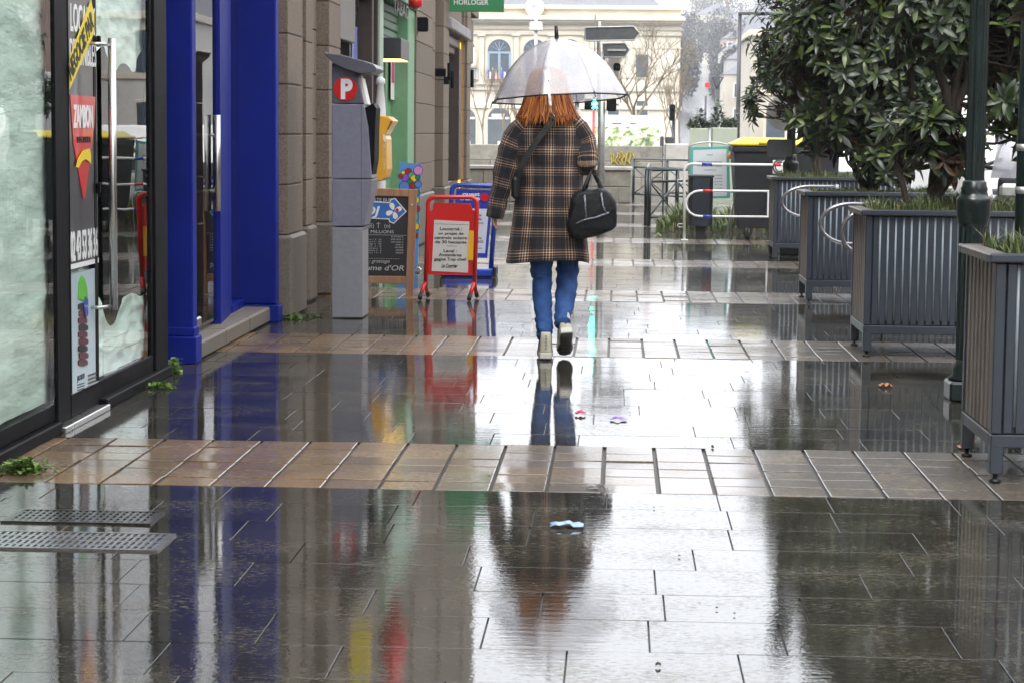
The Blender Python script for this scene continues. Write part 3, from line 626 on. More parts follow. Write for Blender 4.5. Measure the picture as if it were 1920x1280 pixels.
def bev(o, wd=.006, seg=2):
    m = o.modifiers.new('bevel', 'BEVEL'); m.width = wd; m.segments = seg; m.limit_method = 'ANGLE'; m.angle_limit = R_(35); return o
# ------------------------------------------------------------------ parking meter
YM = 14.66; PM = lambda x, y: onY(x, y, YM)
t = thing('parking_meter', 'tall grey parking ticket machine with a red disc bearing a white P', 'parking meter', onZ(652, 596))
b = MB(); polypx(b, [(622, 596), (680, 596), (680, 432), (683, 427), (622, 427)][::-1], PM, M_meterl, .34, Y_); bev(b.build('base', None, t))
b = MB(); polypx(b, [(622, 424.5), (683, 424.5), (695, 362), (697.5, 337), (622, 337)][::-1], PM, M_meter, .34, Y_); bev(b.build('lower_body', None, t))
b = MB(); polypx(b, [(622, 335.5), (697, 335.5), (694, 300), (690, 240), (682, 196), (622, 196)][::-1], PM, M_meter, .34, Y_); bd_ = bev(b.build('body', None, t))
b = MB(); polypx(b, [(677.2, 424), (677.8, 424), (677.8, 197), (677.2, 197)][::-1], lambda x, y: onY(x, y, YM-.0015), M_rub, .001, Y_); b.build('seam', None, bd_)
b = MB(); polypx(b, [(622, 194.5), (682, 194.5), (671, 145), (662, 130), (622, 118)][::-1], PM, M_meterd, .34, Y_); hd = bev(b.build('head', None, t))
b = MB(); polypx(b, [(607, 97), (612, 99.5), (640, 103), (680, 114), (700, 121), (706, 128), (704, 134), (692, 138), (672, 138), (645, 129), (625, 119), (612, 106)][::-1], lambda x, y: onY(x, y, YM-.06), M_meterd, .46, Y_); bev(b.build('solar_roof', None, t), .012, 3)
b = MB(); polypx(b, [(683, 203), (700, 194), (705, 203), (703, 245), (702, 300), (696.5, 333), (694, 300), (690, 240)][::-1], lambda x, y: onY(x, y, YM+.03), M_black, .28, Y_); bev(b.build('console', None, t), .004)
b = MB(); polypx(b, [(672, 147), (678, 147), (689, 196), (684, 198)][::-1], lambda x, y: onY(x, y, YM+.05), M_white, .2, Y_); b.build('screen', None, t)
b = MB(); p0 = onY(647.5, 167, YM-.004); rr = 22.5/ (F/YM); b.mat(M_red); b.prism([(rr*math.cos(i*.1963), rr*math.sin(i*.1963)) for i in range(32)], p0, X_, Z_, -Y_, .002)
tpx(b, 'P', (639, 184), (661, 184), (639, 148), lambda x, y: onY(x, y, YM-.0075), M_txtw, .05); b.build('disc', None, hd)

# ------------------------------------------------------------------ yellow letter box
YL = 18.7; t = thing('letter_box', 'yellow wall letter box with a hooded slot behind the parking machine', 'letter box', onY(712, 340, YL))
pl = lambda x, y: onY(x, y, YL)
b = MB(); polypx(b, [(697, 334), (704, 340), (716, 340), (723, 334), (726, 318), (725, 262), (722, 254), (727, 246), (738, 227), (728, 219), (704, 216), (697, 216)][::-1], pl, M_yelp, .42, Y_); bx = bev(b.build('body', None, t), .01)
b = MB(); polypx(b, [(728, 243), (736, 228), (733, 226.5), (725.5, 243)][::-1], lambda x, y: onY(x, y, YL-.003), pbr('brown_slot', (.25, .11, .02), .5), .004, Y_)
polypx(b, [(718, 318), (723.5, 318), (723.5, 262), (719, 256)][::-1], lambda x, y: onY(x, y, YL-.003), pbr('scribbled_label', (.62, .45, .20), .6, .5, 60), .004, Y_); polypx(b, [(718, 252), (721, 252), (724, 268), (718, 262)][::-1], lambda x, y: onY(x, y, YL-.005), M_txtw, .002, Y_); b.build('label_plate', None, bx)
MB().bbox((onY(697, 300, YL).x-.18, YL+.1, onY(700, 330, YL).z), (onY(697, 300, YL).x+.02, YL+.3, onY(700, 230, YL).z), .01).build('bracket', M_black, t)

# ------------------------------------------------------------------ colourful painted board
YC = 20.4; pc_ = lambda x, y: onY(x, y, YC); t = thing('painted_board', 'sky blue pavement board painted with black outlined coloured balls', 'board', onY(768, 520, YC))
b = MB(); polypx(b, [(749, 305), (790, 308), (783, 505), (742, 505)][::-1], pc_, pbr('sky_blue_paint', (.10, .30, .62), .4, .1, 4, coat=.3), .03, Y_)
bo = b.build('board', None, t)
cl = {'r': (.40, .01, .01), 'p': (.70, .25, .60), 'v': (.30, .08, .55), 'y': (.80, .62, .02), 'g': (.03, .22, .05), 'b': (.10, .22, .60), 't': (.05, .40, .30)}
cm = {k: pbr('ball_paint_'+{'r': 'red', 'p': 'pink', 'v': 'violet', 'y': 'yellow', 'g': 'green', 'b': 'blue', 't': 'teal'}[k], v, .4, .05, bump=0) for k, v in cl.items()}
b = MB(); dz = 0
for (x, y, r, k) in ((784, 320, 8, 'p'), (760, 333, 7, 'v'), (766, 322, 5.5, 'r'), (756, 324, 3.5, 'y'), (751, 331, 4, 'r'), (772, 330, 6, 't'), (776, 335, 6, 'y'), (783, 333, 4, 'g'), (768, 343, 6, 'g'), (758, 350, 9, 'b'), (774, 349, 5, 'r'), (784, 346, 6, 'b'), (782, 362, 5, 'g'), (780, 376, 6, 'y'), (781, 392, 6, 'r'), (779, 408, 6, 't'), (780, 425, 6, 'y'), (778, 442, 5, 'r')):
    dz += .0006
    for (rk, m, e) in ((r+1.1, M_txtk, 0), (r, cm[k], .0003)):
        q = onY(x, y, YC-.001-dz-e); b.mat(m); s_ = rk/(F/YC); b.prism([(s_*math.cos(i*.3927), s_*math.sin(i*.3927)) for i in range(16)], q, X_, Z_, -Y_, .0003)
b.build('painted_balls', None, bo)
b = MB(); polypx(b, [(753, 330), (760, 330), (758, 520), (750, 520)][::-1], lambda x, y: onY(x, y, YC+.3), M_timb, .03, Y_); b.build('leg', None, t)

# ------------------------------------------------------------------ chalk board
YK = 16.72; z5 = lambda x, y: (600+x/3.764, 280+y/3.764); pk = lambda x, y: onY(x, y, YK)
def pz(pts): return [z5(*p) for p in pts][::-1]
t = thing('chalkboard', 'timber framed blackboard with chalk writing and a blue arrow sticker', 'chalkboard', onZ(715, 556))
b = MB(); polypx(b, pz([(605, 1045), (655, 1048), (685, 285), (625, 285)]), pk, M_timb, .04, Y_); polypx(b, pz([(140, 270), (624, 283), (624, 336), (140, 326)]), pk, M_timb, .038, Y_)
polypx(b, pz([(140, 893), (604, 897), (600, 952), (140, 940)]), pk, M_timb, .038, Y_); polypx(b, pz([(75, 1040), (125, 1040), (140, 275), (90, 270)]), pk, M_timb, .04, Y_)
fr = bev(b.build('frame', None, t), .004)
b = MB(); q = z5(647, 392); b.tube([onY(*q, YK-.012), onY(*q, YK+.0)], .009, 10); b.build('screw', M_alu, fr)
b = MB(); polypx(b, [(p[0], p[1]) for p in pz([(128, 320), (628, 320), (606, 905), (128, 905)])], lambda x, y: onY(x, y, YK+.015), M_slate, .012, Y_); sl = b.build('board', None, t)
b = MB(); k1 = lambda x, y: onY(*z5(x, y), YK+.011)
polypx(b, [(345, 365), (492, 375), (498, 352), (530, 345), (612, 440), (520, 528), (488, 515), (484, 497), (335, 490)][::-1], k1, M_txtw, .003, Y_)
k2 = lambda x, y: onY(*z5(x, y), YK+.0095)
M_fd = pbr('arrow_blue', (.04, .17, .50), .35, .2, 6, 0, coat=.4)
polypx(b, [(345, 373), (494, 382), (503, 360), (527, 352), (603, 440), (520, 519), (495, 509), (489, 489), (335, 483)][::-1], k2, M_fd, .001, Y_)
k3 = lambda x, y: onY(*z5(x, y), YK+.008)
tpx(b, 'FDJ', (262, 464), (424, 464), (262, 400), k3, M_txtw, .03, shear=.25)
for (cx, cy) in ((510, 405), (552, 425), (490, 450), (530, 468)):
    a = math.atan2(cy-437, cx-521); P_ = []
    for i in range(16):
        u = i*.3927; rx, ry = 26*math.cos(u), (17+5*math.cos(u))*math.sin(u); P_.append((cx+rx*math.cos(a)-ry*math.sin(a), cy+rx*math.sin(a)+ry*math.cos(a)))
    polypx(b, P_[::-1], k3, M_txtw, .0008, Y_)
polypx(b, [(528, 430), (545, 415), (560, 430), (543, 447)][::-1], lambda x, y: onY(*z5(x, y), YK+.007), M_red, .0005, Y_)
b.build('arrow_sticker', None, sl); b = MB()
kk = lambda x, y: onY(*z5(x, y), YK+.0135)
def ch(st_, x0, x1, y, h, **k): tpx(b, st_, (x0, y), (x1, y), (x0, y-h), kk, M_chalk, **dict(dict(off=-.005, ext=.0005), **k))
ch('CARTE BLEUE', 330, 540, 368, 24, off=.0); ch('. MiLLiONS', 338, 520, 592, 22, off=.0); ch('(E)', 345, 380, 553, 30); ch('(o)', 455, 495, 553, 28)
def cl_(x0, y0, x1, y1, wd=2.0): polypx(b, [(x0, y0), (x1, y1), (x1, y1-wd), (x0, y0-wd)], kk, M_chalk, .0006, Y_)
cl_(411, 556, 413, 520, 2.5); 
polypx(b, [(410, 556), (414, 556), (414, 518), (410, 518)], kk, M_chalk, .0006, Y_); cl_(398, 530, 412, 520, 3); cl_(412, 520, 426, 530, 3)
cl_(310, 605, 612, 610)
for i in range(7): ch(['Carte 1 2 - 10', '.. loto 5 - 20', '- bingo 3 - 30', '. keno  3 - 15', '- solitaire  5', '. Rapido 2 - 4', 'Banco 1 2 - 5'][i], 318+i, 432, 641+i*15.5, 10); ch(['tickets', '500.000 5', '200-000 E', '.000 E', '100.0000', '.0008', '.0005'][i], 500 if i < 3 else 530, 588, 622+i*19, 10)
for i in range(13): cl_(345+i*17, 772+i*.3, 356+i*17, 772+i*.3)
ch('E : grattage', 318, 492, 800, 26, shear=.3); ch("Royaume d'OR", 190, 592, 852, 38, off=.004, shear=.2)
b.build('chalk_writing', None, sl)
b = MB(); b.tube([onY(*z5(395, 945), YK+.02), onY(*z5(405, 1020), YK+.02), onY(*z5(415, 947), YK+.02)], .0025, 5); b.build('chain', M_rub, t)
b = MB(); polypx(b, pz([(625, 1030), (645, 1030), (650, 300), (630, 300)]), lambda x, y: onY(x, y, YK+.40), M_timb, .03, Y_); polypx(b, pz([(110, 1010), (140, 1010), (140, 300), (110, 300)]), lambda x, y: onY(x, y, YK+.40), M_timb, .03, Y_); b.build('back_leg', None, t)

# ------------------------------------------------------------------ red and blue newspaper stands
YR = 16.45; pr = lambda x, y: onY(*z5(x, y), YR)
t = thing('newspaper_stand', 'red tubular pavement stand with a white news poster beside the blackboard', 'advertising stand', onZ(842, 561), 'newspaper stands')
arch = [(745, 960), (762, 420)]; 
for i in range(7): a = math.pi-i*math.pi/12; arch.append((812+50*math.cos(a), 388-48*math.sin(a)))
for i in range(7): a = math.pi/2-i*math.pi/12; arch.append((1057+50*math.cos(a), 388-48*math.sin(a)))
arch += [(1107, 420), (1090, 960)]
b = MB(); b.tube([pr(*p) for p in arch], .017, 12); b.build('frame', M_red, t)
for (xa, fa) in ((743, ((715, 1035), (757, 1035))), (1088, ((1062, 1050), (1102, 1050)))):
    for i, (x, y) in enumerate(fa):
        dy = -.09 if i == 0 else .11
        a0 = pr(xa, 940); e = onY(*z5(x, y), YR+dy); e.z = .05; e2 = e+(e-a0).normalized()*.055; e2.z = max(e2.z, .003)
        lg = MB().tube([a0, a0+(e-a0)*.25+Vector((0, dy*.15, 0)), e], .0155, 10).build('leg', M_red, t); MB().tube([e, e2], .0175, 10).build('rubber_foot', M_rub, lg)
b = MB(); polypx(b, [(752, 885), (766, 500), (770, 440), (792, 432), (800, 385), (812, 377), (1062, 385), (1075, 425), (1098, 440), (1100, 890), (752, 885)][:-1][::-1], lambda x, y: onY(*z5(x, y), YR+.004), M_red, .012, Y_)
pn = b.build('panel', None, t)
b = MB(); a1 = lambda x, y: onY(*z5(x, y), YR+.0005); polypx(b, [(788, 860), (806, 500), (1054, 512), (1044, 872)][::-1], a1, M_ppr, .002, Y_)
a2 = lambda x, y: onY(*z5(x, y), YR-.0008)
for (s_, x0, x1, y, h) in (('Louverné :', 846, 1002, 572, 23), ('un projet de', 835, 1013, 603, 20), ('centrale solaire', 808, 1037, 634, 22), ('de 30 hectares', 812, 1033, 664, 22), ('Laval :', 872, 968, 727, 22), ('Avesnières', 838, 999, 755, 22), ('gagne Top chef', 805, 1031, 785, 22)): tpx(b, s_, (x0, y), (x1, y+2), (x0, y-h), a2, M_txtk, .018, .0006)
tpx(b, 'Le Courrier', (857, 835), (972, 835), (857, 808), a2, M_txtk, .03, .0006, shear=.3)
polypx(b, [(808, 528), (1050, 535), (1050, 533), (808, 526)], a2, M_txtk, .0006, Y_); polypx(b, [(893, 684), (968, 686), (968, 684), (893, 682)], a2, M_txtk, .0006, Y_)
b.build('news_poster', None, pn)
b = MB(); polypx(b, [(1042, 785), (1052, 575), (1091, 578), (1086, 785)][::-1], lambda x, y: onY(*z5(x, y), YR-.006), pbr('orange_yellow_panel', (.85, .42, .01), .4, .05), .01, Y_); b.build('side_flag', None, pn)

YU = 19.15; pu = lambda x, y: onY(*z5(x, y), YU)
t = thing('newspaper_stand', 'blue tubular pavement stand with a red dot header behind the red stand', 'advertising stand', onZ(890, 519), 'newspaper stands')
arch = [(905, 880), (930, 300)]
for i in range(6): a = math.pi-i*math.pi/10; arch.append((975+42*math.cos(a), 292-38*math.sin(a)))
for i in range(6): a = math.pi/2-i*math.pi/10; arch.append((1212+38*math.cos(a), 300-38*math.sin(a)))
arch += [(1243, 340), (1206, 850)]
MB().tube([pu(*p) for p in arch], .022, 12).build('frame', M_blue2, t)
b = MB(); polypx(b, [(925, 765), (962, 282), (1222, 292), (1180, 768)][::-1], lambda x, y: onY(*z5(x, y), YU+.005), M_blue2, .012, Y_); pn = b.build('panel', None, t)
b = MB(); u1 = lambda x, y: onY(*z5(x, y), YU+.001); u2 = lambda x, y: onY(*z5(x, y), YU-.0006)
polypx(b, [(955, 730), (975, 418), (1192, 422), (1164, 735)][::-1], u1, pbr('bluish_paper', (.66, .70, .78), .5, .05, 4), .002, Y_)
tpx(b, 'ouest', (1005, 330), (1128, 338), (1005, 302), u1, M_txtw, .03); tpx(b, 'france', (988, 360), (1128, 368), (988, 330), u1, M_txtw, .03)
q = u1(1162, 340); b.mat(M_red); s_ = 30/3.764/(F/YU); b.prism([(s_*math.cos(i*.3142), s_*math.sin(i*.3142)) for i in range(20)], q, X_, Z_, -Y_, .001)
for (s_, x0, x1, y) in (('sur la', 1060, 1140, 472), ('route de', 1040, 1140, 500), ('logement', 1020, 1155, 528), ('Les anglais', 985, 1140, 632), ('du PSG', 1040, 1152, 660)): tpx(b, s_, (x0, y), (x1, y), (x0, y-17), u2, M_txtk, .01, .0006)
tpx(b, 'une', (1105, 703), (1143, 703), (1105, 694), u2, M_txtk, .02, .0006)
b.build('news_poster', None, pn)
b = MB(); q = pu(1100, 893); q2 = pu(1226, 812); b.bbox((pu(880, 893).x, YU-.16, .004), (q2.x, YU+.16, .075), .012); b.build('foot', M_blue2, t)
b = MB(); b.mat(M_rub); b.bbox((q2.x+.001, YU-.17, .0), (q2.x+.03, YU+.17, .10), .015); b.bbox((pu(880, 893).x-.03, YU-.17, .0), (pu(880, 893).x-.001, YU+.17, .10), .015); b.build('rubber_end', None, t)

# ------------------------------------------------------------------ person
def skin_add(mb, V, Ed, Rd, root=0, sub=1):
    me = bpy.data.meshes.new('s'); me.from_pydata([Vector(v) for v in V], Ed, []); o = bpy.data.objects.new('s', me); C.objects.link(o)
    m = o.modifiers.new('s', 'SKIN'); m.use_smooth_shade = True
    for i, r in enumerate(Rd): me.skin_vertices[0].data[i].radius = (r, r) if not isinstance(r, tuple) else r
    me.skin_vertices[0].data[root].use_root = True
    s = o.modifiers.new('u', 'SUBSURF'); s.levels = sub; s.render_levels = sub
    dgr = bpy.context.evaluated_depsgraph_get(); ev = bpy.data.meshes.new_from_object(o.evaluated_get(dgr)); bpy.data.objects.remove(o)
    old = mb.smooth; mb.smooth = True; k = mb.pts([v.co for v in ev.vertices])
    for p in ev.polygons: mb.face([k+i for i in p.vertices])
    mb.smooth = old; bpy.data.meshes.remove(ev)
YP = 12.25
M_skin = pbr('skin', (.52, .30, .21), .5, .08, 20, .1)
def BP(px, py, Y=YP): return onY(px, py, Y)
# plaid wool
def plaid():
    m, n, L, P = _base('plaid_wool'); uv = n.new('ShaderNodeUVMap'); sx = n.new('ShaderNodeSeparateXYZ'); L.new(uv.outputs[0], sx.inputs[0])
    nz = n.new('ShaderNodeTexNoise'); nz.inputs['Scale'].default_value = 6; 
    outs = []
    for k, per in ((0, .112), (1, .116)):
        d = n.new('ShaderNodeMath'); d.operation = 'DIVIDE'; d.inputs[1].default_value = per; L.new(sx.outputs[k], d.inputs[0])
        f = n.new('ShaderNodeMath'); f.operation = 'FRACT'; L.new(d.outputs[0], f.inputs[0])
        cr = n.new('ShaderNodeValToRGB'); cr.color_ramp.interpolation = 'CONSTANT'; e = cr.color_ramp.elements
        st_ = [(0, .02), (.08, .7), (.12, .05), (.20, .85), (.25, .08), (.32, 1.0), (.38, .06), (.45, .8), (.495, .03), (.56, .35), (.59, .0), (.80, .22), (.83, 0.0)]
        e[0].position = 0; e[0].color = (.05,)*3+(1,); e[1].position = st_[1][0]; e[1].color = (st_[1][1],)*3+(1,)
        for p_, v_ in st_[2:]: q = e.new(p_); q.color = (v_, v_, v_, 1)
        L.new(f.outputs[0], cr.inputs[0]); outs.append(cr.outputs[0])
    ad = n.new('ShaderNodeMix'); ad.data_type = 'RGBA'; ad.blend_type = 'ADD'; ad.inputs[0].default_value = 1; L.new(outs[0], ad.inputs[6]); L.new(outs[1], ad.inputs[7])
    hf = n.new('ShaderNodeMath'); hf.operation = 'MULTIPLY'; hf.inputs[1].default_value = .5; L.new(ad.outputs[2], hf.inputs[0])
    c2 = n.new('ShaderNodeValToRGB'); q = c2.color_ramp.elements; q[0].position = 0; q[0].color = (.006, .006, .010, 1); q[1].position = 1; q[1].color = (.80, .55, .36, 1)
    k = q.new(.25); k.color = (.028, .018, .017, 1); k = q.new(.50); k.color = (.235, .15, .10, 1)
    L.new(hf.outputs[0], c2.inputs[0])
    tc = n.new('ShaderNodeTexCoord'); nn = n.new('ShaderNodeTexNoise'); nn.inputs['Scale'].default_value = 260; nn.inputs['Detail'].default_value = 2; L.new(tc.outputs['Object'], nn.inputs['Vector'])
    mr = n.new('ShaderNodeMapRange'); mr.inputs[1].default_value = .3; mr.inputs[2].default_value = .7; mr.inputs[3].default_value = .6; mr.inputs[4].default_value = 1.4; L.new(nn.outputs['Fac'], mr.inputs[0])
    hv = n.new('ShaderNodeHueSaturation'); L.new(mr.outputs[0], hv.inputs['Value']); L.new(c2.outputs[0], hv.inputs['Color']); L.new(hv.outputs[0], P.inputs['Base Color'])
    P.inputs['Roughness'].default_value = .85; P.inputs['Sheen Weight'].default_value = .15
    bp = n.new('ShaderNodeBump'); bp.inputs['Distance'].default_value = .002; bp.inputs['Strength'].default_value = .5; L.new(nn.outputs['Fac'], bp.inputs['Height']); L.new(bp.outputs[0], P.inputs['Normal'])
    return m
M_plaid = plaid()
M_denim = pbr('blue_denim', (.012, .045, .17), .75, .3, 9, .4, 400, .001, col2=(.035, .12, .36))
M_shoe = pbr('beige_canvas', (.58, .54, .42), .7, .12, 14); M_sole = pbr('cream_rubber', (.66, .63, .55), .5, .08); M_tread = pbr('dark_wet_tread', (.035, .02, .016), .2, .6, 40, .8, 50, .004, coat=.8, crough=.1)
person = thing('person', 'person walking away in plaid wool coat, blue jeans and pale high tops under clear umbrella', 'person', BP(1035, 678, YP))
sc_ = F/YP
sl = BP(972, 236); sr = BP(1082, 232); hipc = BP(1034, 372, 12.27); ch_ = BP(1030, 270, 12.26); nk = BP(1028, 205, 12.25); nk2 = BP(1028, 190, 12.26); jw = BP(1028, 170, 12.30); hm = BP(1027, 152, 12.28); ht = BP(1027, 135, 12.27)
elb = BP(944, 322, 12.25); wl = BP(930, 389, 12.25); er = BP(1102, 304, 12.21); wr = BP(1076, 288, 12.42)
hl = BP(1018, 378, 12.26); hr = BP(1062, 378, 12.28); knl = BP(1018, 530, 12.27); anl = BP(1021, 624, 12.195); knr = BP(1062, 535, 12.315); anr = BP(1061, 548, 12.31)
body = MB()
V = [hipc, BP(1032, 330, 12.27), ch_, BP(1029, 228, 12.26), nk, nk2, jw, hm, ht, sl, elb, wl, sr, er, wr, hl, knl, anl, hr, knr, anr, BP(1028, 158, 12.385)]
Ed = [(0, 1), (1, 2), (2, 3), (3, 4), (4, 5), (5, 6), (6, 7), (7, 8), (3, 9), (9, 10), (10, 11), (3, 12), (12, 13), (13, 14), (0, 15), (15, 16), (16, 17), (0, 18), (18, 19), (19, 20), (7, 21)]
Rd = [(.10, .075), (.09, .07), (.10, .075), (.07, .055), .048, .050, (.072, .08), (.086, .098), (.070, .075), .026, .016, .016, .026, .016, .016, .045, .016, .010, .045, .014, .008, .016]
skin_add(body, V, Ed, Rd, 0, 2)
# left hand, hanging relaxed; palm faces the thigh
def hand(base, dirv, side, back, curl, fist=False):
    d = dirv.normalized(); s_ = side.normalized(); n_ = d.cross(s_).normalized()
    skin_add(body, [base-d*.02, base+d*.03, base+d*.07], [(0, 1), (1, 2)], [(.014, .012), (.026, .013), (.030, .011)], 0, 2)
    for i, (off, ln) in enumerate(((-.024, .062), (-.008, .072), (.008, .068), (.023, .054))):
        k = base+d*.075+s_*off; P_ = [k-d*.012]; cur = d.copy(); pos = k
        for j in range(3):
            ang = curl*(.5+j*.5)*(1+.12*i); cur = (d*math.cos(ang)+n_*math.sin(ang)*back).normalized(); pos = pos+cur*ln*(.45, .32, .23)[j]; P_.append(pos)
        skin_add(body, [k-d*.012, *P_[1:]] if True else P_, [(0, 1), (1, 2), (2, 3)], [.0080, .0076, .0070, .0060], 0, 1)
    k = base+d*.02+s_*(-.024); skin_add(body, [k, k+d*.028-s_*.016+n_*back*.008, k+d*.055-s_*.018+n_*back*.018], [(0, 1), (1, 2)], [.0095, .0088, .0072], 0, 1)
hand(wl+Vector((-.004, 0, .012)), Vector((-.10, .05, -1)), Vector((-.25, -1, 0)), -1, .35)
hand(wr, Vector((-.55, .25, .35)), Vector((.2, .1, 1)), 1, 1.25)
body.build('body', M_skin, person)
for sx in (-.032, .032):     # eyes on the far side of the head
    MB().lathe([(.002, -.011), (.009, -.007), (.012, 0), (.009, .007), (.002, .011)], BP(1027, 151, 12.372)+Vector((sx, 0, 0)), 10).build('eye', M_txtw, person)
M_lip = pbr('lips', (.4, .1, .1), .5, bump=0); c_ = BP(1028, 168, 12.386)
MB().tube([c_+Vector((-.024, -.008, 0)), c_, c_+Vector((.024, -.008, 0))], .005, 6).build('mouth', M_lip, person)
# coat
coat = MB(); coat.mat(M_plaid); N_ = 72
rows = [(208, 1003, 1060, .070), (213, 992, 1072, .085), (220, 975, 1088, .100), (230, 966, 1096, .115), (245, 963, 1098, .128), (270, 964, 1098, .138), (300, 966, 1095, .140), (340, 968, 1093, .140), (380, 965, 1094, .145), (420, 960, 1098, .150), (455, 954, 1102, .152), (480, 950, 1105, .154), (486, 949, 1105, .154), (484, 953, 1101, .148)]
RR = []; vs = []; cy = 12.27
def interp_rows(rows, sub=4):
    out = []
    for a, c in zip(rows, rows[1:]):
        for k in range(sub): u = k/sub; out.append(tuple(a[i]*(1-u)+c[i]*u for i in range(len(a))))
    out.append(rows[-1]); return out
for (py, xl, xr, dp) in interp_rows(rows, 4):
    a, c = onY(xl, py, cy), onY(xr, py, cy); cx = (a.x+c.x)/2; hw = (c.x-a.x)/2; z = (a.z+c.z)/2; ring = []
    low = max(0, (py-270)/215)
    for j in range(N_):
        th_ = 6.28318*j/N_; cc, ss = math.cos(th_), math.sin(th_); ex = .82
        x = hw*abs(cc)**ex*(1 if cc > 0 else -1); y = dp*abs(ss)**.8*(1 if ss > 0 else -1)
        f = 1+low*.055*math.sin(5*th_+1.3+z*1.5)+low*.045*math.sin(9*th_+.4-z*3)+.05*mnoise.noise(Vector((cc*2.2, ss*2.2, z*5)))
        hem = -.012*math.sin(2*th_+.8)*max(0, (py-440)/45) - (.012 if ss < 0 else 0)*max(0, (py-440)/45)
        ring.append((cx+x, cy+y*f+.020*mnoise.noise(Vector((x*8+z*3, z*6-x*4, 3.3)))+.010*mnoise.noise(Vector((x*20, z*12, 7.3))), z+hem+(.0 if py > 225 else 0)))
    RR.append(ring); vs.append(z)
us = [0]
mid = RR[len(RR)//2]
for j in range(N_): us.append(us[-1]+(Vector(mid[(j+1) % N_])-Vector(mid[j])).length*(1+.10*math.sin(j*.7)))
coat.rings(RR, uvs=(us, vs))
def limb(mb, path, rad, n=28, uv=True, wr=.0, u0=0, dep=1.0, seed=0, wfreq=26):
    P = []
    m = len(path)
    for i in range(m-1):
        for k in range(5):
            u = k/5; p0, p1, p2, p3 = path[max(i-1, 0)], path[i], path[i+1], path[min(i+2, m-1)]
            q = .5*((2*p1)+(p2-p0)*u+(2*p0-5*p1+4*p2-p3)*u*u+(-p0+3*p1-3*p2+p3)*u**3); P.append((q, rad[i]*(1-u)+rad[i+1]*u, (i+u)/(m-1)))
    P.append((path[-1], rad[-1], 1)); Rg = []; vv = []; L_ = 0; prev = None; nx = None
    for i, (p, r, u) in enumerate(P):
        t_ = (P[min(i+1, len(P)-1)][0]-P[max(i-1, 0)][0]).normalized()
        if nx is None: nx = t_.cross(Vector((0, 1, 0))).normalized()
        nx = (nx-t_*nx.dot(t_)).normalized(); ny = t_.cross(nx)
        if prev is not None: L_ += (p-prev).length
        prev = p; vv.append(L_+u0); w_ = wr(u) if callable(wr) else wr; ring = []
        for j in range(n):
            a = 6.28318*j/n; rr_ = r*(1+.06*mnoise.noise(Vector((math.cos(a)*1.4+seed, math.sin(a)*1.4, L_*9))))+w_*(mnoise.noise(Vector((math.cos(a)*.9+seed, math.sin(a)*.9, L_*wfreq)))+.6*mnoise.noise(Vector((math.cos(a)*2, math.sin(a)*2+seed, L_*wfreq*2))))
            ring.append(p+nx*math.cos(a)*rr_+ny*math.sin(a)*rr_*dep)
        Rg.append(ring)
    r0 = sum(rad)/len(rad); mb.rings(Rg, uvs=([6.28318*r0*j/n for j in range(n+1)], vv))
# sleeves (part of the coat)
limb(coat, [BP(992, 232), BP(974, 246), BP(956, 285), BP(946, 325), BP(936, 365), BP(928, 409)], [.050, .070, .070, .063, .053, .047], wr=.014, dep=1.0, seed=2, wfreq=14)
limb(coat, [BP(1066, 230), BP(1082, 244), BP(1097, 275), BP(1102, 305, 12.20), BP(1096, 304, 12.30), BP(1082, 292, 12.40)], [.050, .070, .068, .062, .054, .048], wr=.014, seed=5, wfreq=14)
# raised collar
co = coat.build('coat', None, person); 
for p_ in co.data.polygons: p_.use_smooth = True
cj = MB(); cj.mat(M_denim); wj_ = lambda u: .011+.013*max(0, u-.72)/.28
def legpath(L, Ys):
    pts = []; rd = []
    for (py, x0, x1), Y in zip(L, Ys): a, c = onY(x0, py, Y), onY(x1, py, Y); pts.append((a+c)/2); rd.append((c.x-a.x)/2)
    return pts, rd
LL = legpath([(385, 996, 1044), (440, 995, 1042), (494, 994, 1037), (519, 997, 1036), (534, 998, 1035), (566, 1000, 1035), (597, 1004, 1035), (616, 1005, 1036), (626, 1007, 1035), (633, 1011, 1033)], [12.27, 12.27, 12.27, 12.27, 12.26, 12.25, 12.22, 12.20, 12.19, 12.18])
limb(cj, *LL, n=32, wr=wj_, seed=1, wfreq=34)
LR = legpath([(385, 1036, 1088), (440, 1040, 1088), (494, 1043, 1086), (519, 1044, 1083), (550, 1042, 1080), (581, 1041, 1074), (598, 1040, 1069), (607, 1041, 1067)], [12.28, 12.30, 12.33, 12.33, 12.30, 12.24, 12.19, 12.15])
limb(cj, *LR, n=32, wr=lambda u: .012+.008*max(0, u-.8)/.2, seed=8, wfreq=30)
cj.build('jeans', M_denim, person)
